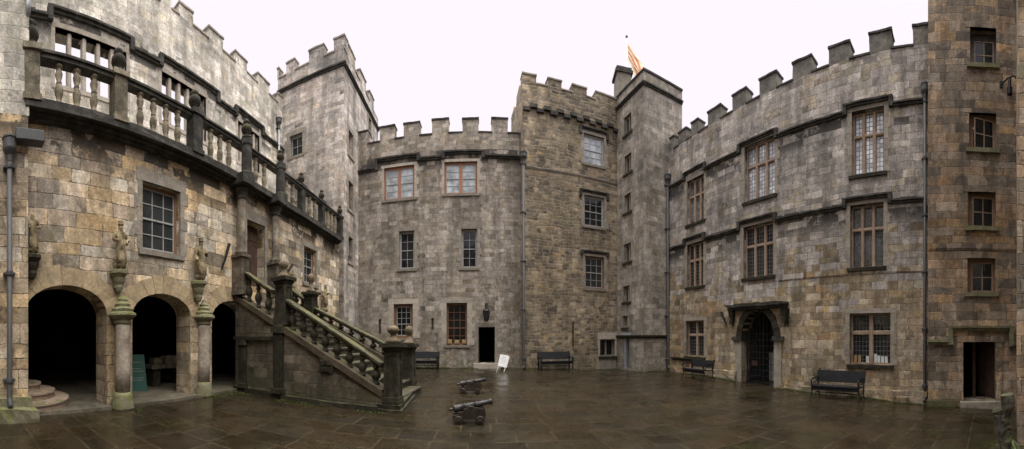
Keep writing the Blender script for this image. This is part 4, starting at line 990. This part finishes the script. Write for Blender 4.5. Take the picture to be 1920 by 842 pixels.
bm = bmesh.new(); wbox(bm, WG, 0, WG.L, GT - 1.1, GT - .9, -6, -.56); obj('roof', bm, M['slate'], G.o, W=WG)
bm = bmesh.new(); wbox(bm, WG, s(1255), ea - .25, -1.0, WG.z(1330, 692) - .0, -.05, .10); wbox(bm, WG, eb + .3, s(1738), -1.0, WG.z(1575, 727), -.05, .12); rough(bm, .22, .05, 2.2); obj('plinth', bm, M['wing'], G.o, W=WG)
strip(G, 'ledge', [(s(1260), WG.z(1290, 671)), (s(1324), WG.z(1290, 671))], .14, .12, M['dark_stone'])
zz = WG.z(1570, 514); strip(G, 'ledge', [(s(1460), zz), (s(1733), zz)], .07, .03, M['wing'], amp=.006)
# the arched entrance
voussoirs(G, ea, eb, ezs, ezt, 11, .26, mat=M['dark_stone'], proud=.05)
for a, b in ((ea - .34, ea - .002), (eb + .002, eb + .34)): bm = bmesh.new(); wbox(bm, WG, a, b, -.9, ezs - .14, -.3, .045); rough(bm, .3, .008); obj('jamb', bm, M['dress'], G.o, W=WG)
for a, b in ((ea - .46, ea + .04), (eb - .04, eb + .46)): bm = bmesh.new(); wbox(bm, WG, a, b, ezs - .14, ezs + .02, -.3, .13); rough(bm, .2, .012); obj('impost', bm, M['black_stone'], G.o, W=WG)
hz = WG.z(1424, 572); ha, hb = s(1370), s(1478)
bm = bmesh.new(); wbox(bm, WG, ha, hb, hz - .16, hz - .05, -.05, .22); wbox(bm, WG, ha - .04, hb + .04, hz - .05, hz + .05, -.05, .30); wbox(bm, WG, ha + .25, hb - .25, ezt + .34, hz - .16, -.05, .10); rough(bm, .22, .03); obj('door_hood', bm, M['black_stone'], G.o, W=WG)
c = (ea + eb) / 2
for a in (ha + .14, hb - .14): bm = bmesh.new(); wbox(bm, WG, a - .11, a + .11, hz - .42, hz - .16, -.05, .19); wbox(bm, WG, a - .08, a + .08, hz - .75, hz - .42, -.05, .17); rough(bm, .12, .03); obj('hood_bracket', bm, M['dark_stone'], G.o, W=WG)
bm = bmesh.new(); wbox(bm, WG, c - .1, c + .1, ezt - .04, ezt + .36, -.05, .16); rough(bm, .12, .03); obj('keystone', bm, M['dark_stone'], G.o, W=WG)
recess(G, (ea, eb, ez0, ezt), 2.2, M['grey_inside'], t=-.55)
bm = bmesh.new(); wbox(bm, WG, ea - .2, eb + .25, -.9, ez0 - .002, -.6, .30); rough(bm, .25, .015); obj('doorstep', bm, M['pale_stone'], G.o, W=WG)
gt = obj('entrance_gate', (lambda b: (tube(b, [WG.P(ea + .06, ez0 + .04, -.3), WG.P(ea + .06, ezs + .3, -.3)], .025, 6), tube(b, [WG.P(eb - .06, ez0 + .04, -.3), WG.P(eb - .06, ezs + .3, -.3)], .025, 6), wbox(b, WG, ea + .06, eb - .06, ez0 + .10, ez0 + .15, -.312, -.288), b)[3])(bmesh.new()), M['iron'], G.o, W=WG)
bm = bmesh.new(); n = 9; hw = (eb - ea) / 2
for k in range(1, n):
    u = ea + (eb - ea) * k / n; zt_ = ezs + (ezt - ezs) * math.sqrt(max(0, 1 - ((u - c) / hw) ** 2)); tube(bm, [WG.P(u, ez0 + .03, -.3), WG.P(u, zt_ - .02, -.3)], .014 if k != 5 else .03, 6)
for k in range(9):
    z = ez0 + .12 + (ezs - ez0) * k / 8; tube(bm, [WG.P(ea + .03, z, -.3), WG.P(eb - .03, z, -.3)], .011, 6)
obj('bars', bm, M['iron'], gt, W=WG)
a, b = WG.px(1415, 682, -.28); bm = bmesh.new(); wbox(bm, WG, a - .14, a + .16, b - .09, b + .12, -.33, -.25); bevel(bm, .01); obj('lock_box', bm, M['rust'], gt, W=WG)
q = WG.P(a + .02, b + .16, -1.4); bm = bmesh.new(); wbox(bm, WG, a + .0, a + .3, b - .9, b + .45, -1.42, -1.38); 
tag(obj('notice_panel', bm, M['paper'], None, q, W=WG), 'pale upright panel seen through the bars of the arched entrance', 'notice')
iron_bar(WG, 1354, 585, 1363, 611, 'dark iron torch bracket left of the arched entrance')
iron_bar(WG, 1480, 578, 1477, 612, 'dark iron torch bracket right of the arched entrance')
# things on the ground-floor sill
s0, s1, z0, z1 = c2; W = WG
names = ['brown book', 'thick brown folder', 'white leaflet', 'narrow white leaflet', 'short white card', 'grey leaflet', 'pale leaflet', 'white card']
xs = [.10, .20, .40, .49, .60, .68, .77, .86]
for k, (nm, f) in enumerate(zip(names, xs)):
    u = s0 + (s1 - s0) * f; q = WG.P(u, z0 + .06, -.15); bm = bmesh.new(); h = R.uniform(.20, .30); wbox(bm, WG, u - .055, u + .05, z0 + .062, z0 + .062 + h, -.255, -.225); bevel(bm, .004)
    tag(obj('leaflet', bm, M['box'] if k < 2 else M['paper'], None, q, W=WG), '%s on the big cross window sill, %s from its left jamb' % (nm, ('first', 'second', 'third', 'fourth', 'fifth', 'sixth', 'seventh', 'eighth')[k]), 'leaflet', 'leaflets on the window sill')
drainpipe('drainpipe', 'long lead drainpipe where the right wing meets the gate tower', WG, 1734, 158, 752, .09, .05, brk=6, hop=True)

# ================================================================== GATE TOWER at the right
DG = DR - .42; ng = (1800 - X0) / F
WX = plane(DG, ng, 1740, 1907)
X = Bld('gate_tower', 'tall brown tower at the right with four small white casements over a hooded doorway', 'tower', WX, M['gate'])
cw = [X.hole(1819, 52, 1868, 121), X.hole(1817, 212, 1868, 279), X.hole(1815, 360, 1867, 425), X.hole(1814, 484, 1866, 548)]
xd = X.hole(1806, 641, 1867, 752)
X.wall(rect(0, WX.L, -1.2, 15.5), .75)
bm = bmesh.new(); wbox(bm, WX, 0, .6, -1.2, 15.5, -6, -.752); wbox(bm, WX, .6, WX.L, 13.5, 13.8, -6, -.752); obj('side_wall', bm, M['gate'], X.o, W=WX)
for i, r in enumerate(cw):
    s0, s1, z0, z1 = r; e = .14; bm = bmesh.new()
    for a in ((s0, s0 + e, z0, z1), (s1 - .06, s1, z0, z1), (s0 + e, s1 - .06, z1 - (.22 if i == 0 else .1), z1), (s0 + e, s1 - .06, z0, z0 + .05)): wbox(bm, WX, *a, -.36, -.22)
    w = obj('window', bm, M['brown_wood'] if i else M['oak'], X.o, W=WX)
    a, b, c, d = s0 + e, s1 - .06, z0 + .05, z1 - (.22 if i == 0 else .1)
    hp = WX.P(b, c, -.25); an = math.radians((0, 16, 9, 0)[i])
    bm = bmesh.new(); fw = .035
    for q in ((a, a + fw, c, d), (b - fw, b, c, d), (a + fw, b - fw, c, c + fw), (a + fw, b - fw, d - fw, d)): wbox(bm, WX, *q, -.28, -.235)
    m = (a + b) / 2; h = (c + d) / 2; wbox(bm, WX, m - .016, m + .016, c + fw, d - fw, -.275, -.24); wbox(bm, WX, a + fw, b - fw, h - .014, h + .014, -.272, -.243)
    bp = bmesh.new(); wbox(bp, WX, a + .02, b - .02, c + .02, d - .02, -.265, -.252)
    rm = Matrix.Rotation(an, 4, 'Z')
    for x in (bm, bp): bmesh.ops.rotate(x, cent=hp, matrix=Matrix.Rotation(an, 3, 'Z'), verts=x.verts)
    cs_ = obj('casement', bm, M['casement_wood'], w, W=WX); obj('pane', bp, M['dark_glass'], w, W=WX)
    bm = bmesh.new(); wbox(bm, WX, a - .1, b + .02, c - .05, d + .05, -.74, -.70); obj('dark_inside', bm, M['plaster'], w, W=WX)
    bm = bmesh.new(); wbox(bm, WX, s0 - .1, s1 + .1, z0 - .14, z0 - .002, -.4, .09); rough(bm, .2, .014); obj('sill', bm, M['mossy_base'], w, W=WX)
    bm = bmesh.new(); wbox(bm, WX, s0 - .14, s1 + .14, z1, z1 + .2, -.1, .015); wbox(bm, WX, s1, s1 + .16, z0, z1, -.1, .012); obj('surround', bm, M['gate'], w, W=WX)
# doorway
recess(X, xd, 2.0, M['plaster'], t=-.75)
s0, s1, z0, z1 = xd; sx_ = WX.s
hz1, hz0 = WX.z(1840, 611), WX.z(1755, 637)
strip(X, 'door_hood', [(0, hz0), (sx_(1783), hz0), (sx_(1783), hz1), (sx_(1896), hz1), (sx_(1896), WX.z(1896, 640)), (WX.L, WX.z(1896, 640))], .16, .2, M['mossy_base'], amp=.025)
bm = bmesh.new(); wbox(bm, WX, s0 - .22, s1 + .25, z1, z1 + .22, -.2, .05); wbox(bm, WX, s0 - .2, s0, z0, z1, -.2, .03); wbox(bm, WX, s1, s1 + .2, z0, z1, -.2, .03); rough(bm, .3, .008); obj('door_surround', bm, M['gate'], X.o, W=WX)
bm = bmesh.new(); wbox(bm, WX, s0 - .1, s1 + .15, -1.1, z0 - .002, -.7, .18); rough(bm, .25, .012); obj('doorstep', bm, M['dress'], X.o, W=WX)
bm = bmesh.new()
for k in range(6): wbox(bm, WX, s1 - .9 + .15 * k + .004, s1 - .9 + .15 * (k + 1) - .004, z0 + .02, z1 - .02, -.05, 0)
bmesh.ops.rotate(bm, cent=WX.P(s1, z0, -.03), matrix=Matrix.Rotation(math.radians(-58), 3, 'Z'), verts=bm.verts); bmesh.ops.translate(bm, verts=bm.verts, vec=WX.P(0, 0, -.42) - WX.P(0, 0, 0))
obj('door', bm, M['door'], X.o, W=WX)
bm = bmesh.new(); wbox(bm, WX, s0 + .32, s0 + .42, z0, z1 - .01, -.7, -.6); obj('door_post', bm, M['door'], X.o, W=WX)
bm = bmesh.new(); wbox(bm, WX, -.03, s0 - .22, -1.2, WX.z(1770, 750), -.05, .10); rough(bm, .3, .02); obj('plinth', bm, M['stairwall'], X.o, W=WX)
zz = WX.z(1800, 464); strip(X, 'ledge', [(.02, zz), (WX.L - .02, zz)], .08, .035, M['gate'], amp=.008)
a, b = WX.px(1893, 160, .15); q = WX.P(a, b, .1); lb = thing('lamp_bracket', 'black wrought iron bracket beside the top casement windows of the gate tower', 'bracket', q)
bm = bmesh.new(); tube(bm, [WX.P(a - .25, b + .1, .02), WX.P(a - .05, b + .22, .16), WX.P(a + .12, b + .28, .2), WX.P(a + .22, b + .2, .2)], .025); tube(bm, [WX.P(a, b + .2, .17), WX.P(a, b - .2, .17)], .05); obj('arm', bm, M['iron'], lb)
bm = bmesh.new(); lathe(bm, [(.03, -.34), (.08, -.3), (.09, -.1), (.04, -.06)], WX.P(a, b, .17), 8); wbox(bm, WX, a - .3, a - .2, b, b + .2, .002, .03); obj('socket', bm, M['iron'], lb)
# return wall at the far right
e0 = WX.P(WX.L - .02, 0, .0); dirr = pt(1912, 1.0)
WE = Wall(e0.xy, (dirr * 2.2))
E_ = Bld('side_wall', 'dark rough wall edge at the far right of the yard beyond the gate tower', 'wall', WE, M['gate'])
bm = bmesh.new(); wbox(bm, WE, 0, 4.4, -1.2, 15.5, -.7, 0); rough(bm, .6, .03, 1.2); obj('masonry', bm, M['gate'], E_.o, W=WE)
# mossy post with a rail and ferns
p = pt(1888, 4.6); g = gz(p.x, p.y)
po = thing('gate_post', 'mossy weathered wooden post with a broken rail at the lower right edge', 'post', (p.x, p.y, g))
bm = bmesh.new(); h = zof(737, 4.6) - g; lathe(bm, [(.085, -.05), (.08, h * .4), (.07, h - .3), (.10, h - .2), (.09, h - .02), (.05, h)], (p.x, p.y, g), 9); rough(bm, .07, .035, 6); obj('post_shaft', bm, M['wood_post'], po, smooth=False)
bm = bmesh.new(); q = pt(1864, 4.75); tube(bm, [(p.x, p.y, g + h - .22), (q.x, q.y, g + h - .30)], [.07, .05], 8); rough(bm, .08, .02, 5); obj('rail', bm, M['wood_post'], po)
bm = bmesh.new(); q = pt(1866, 4.9); tube(bm, [(q.x, q.y, g + h - .3), (p.x - .02, p.y, g + .25)], [.05, .06], 8); rough(bm, .08, .02, 5); obj('brace', bm, M['oak'], po)
def fern(x, d, lab, n=46, hh=.6):
    p = pt(x, d); g = gz(p.x, p.y); bm = bmesh.new()
    for k in range(n):
        a = R.uniform(0, 6.28); L = R.uniform(.5, 1) * hh; w = .035; b0 = Vector((p.x + R.uniform(-.12, .12), p.y + R.uniform(-.12, .12), g))
        dr_ = Vector((math.cos(a), math.sin(a), 0)); sd = Vector((-dr_.y, dr_.x, 0)); prev = None
        for i in range(5):
            t = i / 4; c = b0 + dr_ * (L * .75 * t) + Vector((0, 0, L * (1.5 * t - .9 * t * t))); ww = w * (1 - t * .9) * (.5 + t)
            pr = (bm.verts.new(c - sd * ww), bm.verts.new(c + sd * ww))
            if prev: bm.faces.new((prev[0], prev[1], pr[1], pr[0]))
            prev = pr
    tag(obj('fern', bm, M['leaf'], None, (p.x, p.y, g)), lab, 'fern')
fern(1913, 4.9, 'dark green fern clump behind the mossy post at the lower right')

# ================================================================== loose things in the yard
def bench_proto(L, h, label, loc, rz, ornate=False):
    th = thing('park_bench', label, 'bench', loc, 'benches along the courtyard walls', rz)
    bm = bmesh.new()
    for k in range(6): box(bm, -L / 2, L / 2, -.50 + k * .085, -.425 + k * .085, .425 - .004 * k, .45 - .004 * k)
    box(bm, -L / 2 + .04, L / 2 - .04, -.47, -.44, .30, .42)
    obj('seat', bm, M['bench'], th, local=True)
    bm = bmesh.new()
    for k in range(5 if not ornate else 6):
        z = .52 + k * (h - .56) / (5 if not ornate else 6); y = .02 + (z - .45) * .22
        if ornate: hexa(bm, [(-L / 2, y, z), (L / 2, y, z), (L / 2, y + .03, z), (-L / 2, y + .03, z), (-L / 2, y + .012, z + .062), (L / 2, y + .012, z + .062), (L / 2, y + .042, z + .062), (-L / 2, y + .042, z + .062)])
        else: hexa(bm, [(-L / 2, y, z), (L / 2, y, z), (L / 2, y + .03, z), (-L / 2, y + .03, z), (-L / 2, y + .018, z + .074), (L / 2, y + .018, z + .074), (L / 2, y + .048, z + .074), (-L / 2, y + .048, z + .074)])
    obj('backrest', bm, M['bench'], th, local=True)
    for sx in (-1, 1):
        x = sx * (L / 2 - .06)
        for nm, y0, y1, zt in (('leg', -.48, -.48, .62), ('leg', .06, .02, .45)):
            bm = bmesh.new()
            if ornate: tube(bm, [(x, y0 - (.08 if y0 < 0 else -.12), 0), (x, y0, .18), (x, y0 + .05, .32), (x, y1, zt)], .024, 6)
            else: box(bm, x - .03, x + .03, y0 - .03, y0 + .03, 0, zt)
            obj(nm, bm, M['iron'] if ornate else M['bench'], th, local=True)
        bm = bmesh.new()
        if ornate: tube(bm, [(x, .09, .66), (x, -.2, .68), (x, -.46, .66), (x, -.53, .60), (x, -.50, .55)], .026, 6); tube(bm, [(x, -.40, .46), (x, -.30, .56), (x, -.16, .50), (x, -.10, .60), (x, -.22, .66)], .014, 6)
        else: box(bm, x - .035, x + .035, -.52, .08, .62, .66)
        obj('armrest', bm, M['iron'] if ornate else M['bench'], th, local=True)
        bm = bmesh.new(); hexa(bm, [(x - .025, .03, .4), (x + .025, .03, .4), (x + .025, .075, .4), (x - .025, .075, .4), (x - .025, .03 + (h - .45) * .22 + .02, h), (x + .025, .03 + (h - .45) * .22 + .02, h), (x + .025, .085 + (h - .45) * .22 + .02, h), (x - .025, .085 + (h - .45) * .22 + .02, h)])
        obj('back_post', bm, M['iron'] if ornate else M['bench'], th, local=True)
    bm = bmesh.new(); tube(bm, [(-L / 2 + .08, -.22, .20), (L / 2 - .08, -.22, .20)], .018, 6); obj('stretcher', bm, M['iron'], th, local=True)
    return th
def at_wall(W, x0, x1, t):
    a, b = W.s(x0, t), W.s(x1, t); p = W.P((a + b) / 2, 0, t); return Vector((p.x, p.y, gz(p.x, p.y))), b - a
p, L = at_wall(WR, 1008, 1070, .45); bench_proto(L, .93, 'black slatted bench against the rubble tower, right of the white board', p, WR.rot())
p, L = at_wall(WB, 771, 824, .45); bench_proto(L, .90, 'black slatted bench under the rear range, half behind the stair newels', p, WB.rot())
p, L = at_wall(WG, 1530, 1621, .62); bench_proto(L, .94, 'long ornate black iron bench under the big cross window', p, WG.rot(), True)
p, L = at_wall(WG, 1294, 1336, .95); bench_proto(L, .84, 'short ornate black iron bench left of the arched entrance', p, WG.rot(), True)

def cannon(p, rz, label):
    c = thing('cannon', label, 'cannon', p, 'small cannons in the yard', rz)
    pitch = math.radians(11); T = Matrix.Translation((0, 0, .315)) @ Matrix.Rotation(math.pi / 2 - pitch, 4, 'Y')
    bm = bmesh.new(); lathe(bm, [(.012, -.40), (.03, -.385), (.032, -.36), (.018, -.34), (.02, -.325), (.06, -.315), (.075, -.30), (.078, -.27), (.07, -.262), (.068, -.10), (.074, -.095), (.074, -.075), (.064, -.07), (.058, .12), (.064, .125), (.064, .145), (.054, .15), (.047, .36), (.054, .38), (.062, .41), (.058, .43), (.034, .432), (.03, .30)], seg=18)
    bmesh.ops.transform(bm, matrix=T, verts=bm.verts); b = obj('barrel', bm, M['gun'], c, local=True, smooth=True)
    bm = bmesh.new(); tube(bm, [(.02, -.135, .305), (.02, .135, .305)], .024, 10); obj('trunnion', bm, M['gun'], b, local=True)
    for sy in (-1, 1):
        bm = bmesh.new(); y0, y1 = sy * .075, sy * .125
        prof = [(-.32, .075), (.27, .075), (.29, .13), (.29, .24), (.24, .285), (.10, .30), (.06, .325), (-.02, .325), (-.06, .285), (-.12, .27), (-.12, .225), (-.22, .215), (-.22, .165), (-.33, .155)]
        a = [bm.verts.new((x, y0, z)) for x, z in prof]; d = [bm.verts.new((x, y1, z)) for x, z in prof]
        bm.faces.new(a); bm.faces.new(list(reversed(d)))
        for i in range(len(prof)): j = (i + 1) % len(prof); bm.faces.new((a[i], a[j], d[j], d[i]))
        obj('carriage_cheek', bm, M['oak'], c, local=True)
    bm = bmesh.new(); box(bm, -.30, .26, -.0745, .0745, .08, .13); box(bm, -.24, -.10, -.0745, .0745, .13, .20); obj('carriage_bed', bm, M['oak'], c, local=True)
    for x in (-.21, .19):
        bm = bmesh.new(); tube(bm, [(x, -.22, .075), (x, .22, .075)], .02, 8); obj('axle', bm, M['oak'], c, local=True)
        for sy in (-1, 1):
            bm = bmesh.new(); lathe(bm, [(.02, -.03), (.074, -.028), (.078, -.02), (.078, .02), (.074, .028), (.02, .03)], seg=18); lathe(bm, [(.026, -.04), (.026, .04)], seg=10)
            bmesh.ops.transform(bm, matrix=Matrix.Translation((x, sy * .165, .078)) @ Matrix.Rotation(math.pi / 2, 4, 'X'), verts=bm.verts); obj('wheel', bm, M['oak'], c, local=True)
    return c
p = gpt(881, 792); cn = cannon(p, -az(881) + .02, 'black iron cannon on a small wooden carriage, nearer to the camera')
p = gpt(883, 737); dup(cn, p, -az(883) - .1, 'black iron cannon on a small wooden carriage, farther from the camera')

# white board on an easel
p = gpt(940, 697); wb = thing('easel_board', 'white board leaning on thin white legs beside the rear doorway', 'sign', p, rotz=-.25)
TB = Matrix.Rotation(math.radians(12), 4, 'Y')
bm = bmesh.new(); hexa(bm, [(-.22, -.10, .24), (.22, -.10, .24), (.22, -.075, .24), (-.22, -.075, .24), (-.22, .06, .78), (.22, .06, .78), (.22, .085, .78), (-.22, .085, .78)]); bevel(bm, .008); bmesh.ops.transform(bm, matrix=TB, verts=bm.verts); pn = obj('board_panel', bm, M['white'], wb, local=True)
bm = bmesh.new()
for k, w in enumerate((.10, .12, .09, .12, .07)):
    z = .68 - k * .075; y = -.10 + (z - .24) * .296; hexa(bm, [(-w, y - .008, z), (w, y - .008, z), (w, y, z), (-w, y, z), (-w, y - .002, z + .02), (w, y - .002, z + .02), (w, y + .006, z + .02), (-w, y + .006, z + .02)])
bmesh.ops.transform(bm, matrix=TB, verts=bm.verts); obj('faded_writing', bm, paint('faded_grey_print', (.55, .55, .57), .6), pn, local=True)
for x in (-.17, .17):
    bm = bmesh.new(); tube(bm, [(x + .05, -.085, .26), (x - .02, -.17, 0)], .013, 6); obj('leg', bm, M['white'], wb, local=True)
    bm = bmesh.new(); tube(bm, [(x + .13, .05, .70), (x + .10, .26, 0)], .011, 6); obj('rear_leg', bm, M['lead'], wb, local=True)

# grass and moss along the foot of the walls
bm = bmesh.new()
def tuft(x, y, h):
    z = gz(x, y) - .01
    for _ in range(5):
        a = R.uniform(0, 6.28); l = R.uniform(.4, 1) * h; u = Vector((math.cos(a), math.sin(a), 0)); w = Vector((-u.y, u.x, 0)) * .012
        b = Vector((x + R.uniform(-.05, .05), y + R.uniform(-.05, .05), z)); t = b + u * l * .5 + Vector((0, 0, l))
        bm.faces.new([bm.verts.new(b - w), bm.verts.new(b + w), bm.verts.new(t)])
for W, xa, xb, n, tt, hh in ((WB, 676, 895, 1500, .35, .09), (WB, 932, 976, 120, .2, .08), (WR, 983, 1155, 420, .25, .08), (W2, 1212, 1250, 160, .2, .08), (WG, 1258, 1385, 260, .3, .08), (WG, 1460, 1735, 420, .3, .08), (WX, 1745, 1900, 160, .32, .07), (WL, 205, 246, 160, .5, .06), (WL, 360, 436, 260, .55, .06), (WS, 446, 735, 500, .25, .05)):
    a, b = W.s(xa), W.s(xb)
    for _ in range(n):
        s_ = R.uniform(a, b)
        if noise.noise(Vector((s_ * .9, tt * 7, 3.3))) < -.15: continue
        q = W.P(s_, 0, .02 + abs(R.gauss(0, tt * .5)) + (.12 if W in (WG, WS) else 0)); tuft(q.x, q.y, R.uniform(.5, 1) * hh)
g_ = obj('grass', bm, M['grass'], None, (0, 12, 0)); g_['kind'] = 'stuff'; g_['label'] = 'grass and moss growing along the foot of the walls'

# the fourth side of the yard, behind the camera: it shades the paving and is what the windows mirror
WZ = Wall((13.5, -6.0), (-10, -6.0))
Z_ = Bld('front_range', 'battlemented grey range closing the yard opposite the rear range', 'building', WZ, M['rear'])
Z_.wall(rect(0, WZ.L, -1.2, 12.5), .8)

# ================================================================== light, sky, camera
w = bpy.data.worlds.new('World'); sc.world = w; w.use_nodes = True
nt_ = w.node_tree; bg = nt_.nodes['Background']
SUN_EL, SUN_AZ = math.radians(48), math.radians(112)        # azimuth clockwise from the yard's axis
sky = nt_.nodes.new('ShaderNodeTexSky'); sky.sky_type = 'NISHITA'; sky.sun_disc = False; sky.sun_elevation = SUN_EL; sky.sun_rotation = SUN_AZ
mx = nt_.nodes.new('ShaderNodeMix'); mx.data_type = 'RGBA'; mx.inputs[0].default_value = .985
nt_.links.new(sky.outputs[0], mx.inputs[6])
def wn(t, **k):
    x = nt_.nodes.new(t)
    for a_, b_ in k.items(): setattr(x, a_, b_)
    return x
# overcast: pale towards the horizon, much brighter overhead
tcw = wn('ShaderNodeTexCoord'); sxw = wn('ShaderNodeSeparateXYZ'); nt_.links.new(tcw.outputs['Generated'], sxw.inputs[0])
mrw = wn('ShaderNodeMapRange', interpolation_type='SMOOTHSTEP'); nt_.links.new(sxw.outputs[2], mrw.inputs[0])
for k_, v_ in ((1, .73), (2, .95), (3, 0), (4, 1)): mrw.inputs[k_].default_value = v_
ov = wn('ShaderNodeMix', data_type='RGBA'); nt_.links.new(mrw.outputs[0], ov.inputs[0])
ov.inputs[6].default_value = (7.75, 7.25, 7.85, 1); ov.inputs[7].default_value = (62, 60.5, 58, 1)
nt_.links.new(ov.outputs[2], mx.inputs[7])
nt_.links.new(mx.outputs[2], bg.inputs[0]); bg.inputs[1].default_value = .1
ld = bpy.data.lights.new('sun', 'SUN'); ld.energy = 1.5; ld.angle = math.radians(50); ld.color = (1, .96, .9)
lo_ = bpy.data.objects.new('sun', ld); COL.objects.link(lo_)
lo_.rotation_euler = (math.pi / 2 - SUN_EL, 0, math.pi - SUN_AZ); lo_.location = (0, -5, 30)
cd = bpy.data.cameras.new('camera'); co = bpy.data.objects.new('camera', cd); COL.objects.link(co)
co.location = (0, 0, HC); co.rotation_euler = (math.pi / 2, 0, -az(960))
cd.type = 'PANO'; cd.panorama_type = 'CENTRAL_CYLINDRICAL'
cd.central_cylindrical_range_u_min = -960 / F; cd.central_cylindrical_range_u_max = 960 / F
cd.central_cylindrical_range_v_min = -(842 - HZ) / F; cd.central_cylindrical_range_v_max = HZ / F
cd.central_cylindrical_radius = 1.0
cd.clip_start = .05; cd.clip_end = 2000
sc.camera = co
sc.view_settings.view_transform = 'Standard'; sc.view_settings.look = 'None'; sc.view_settings.exposure = .4; sc.view_settings.gamma = 1
sc.render.engine = 'CYCLES'; sc.cycles.use_denoising = True; sc.cycles.max_bounces = 6; sc.cycles.diffuse_bounces = 4
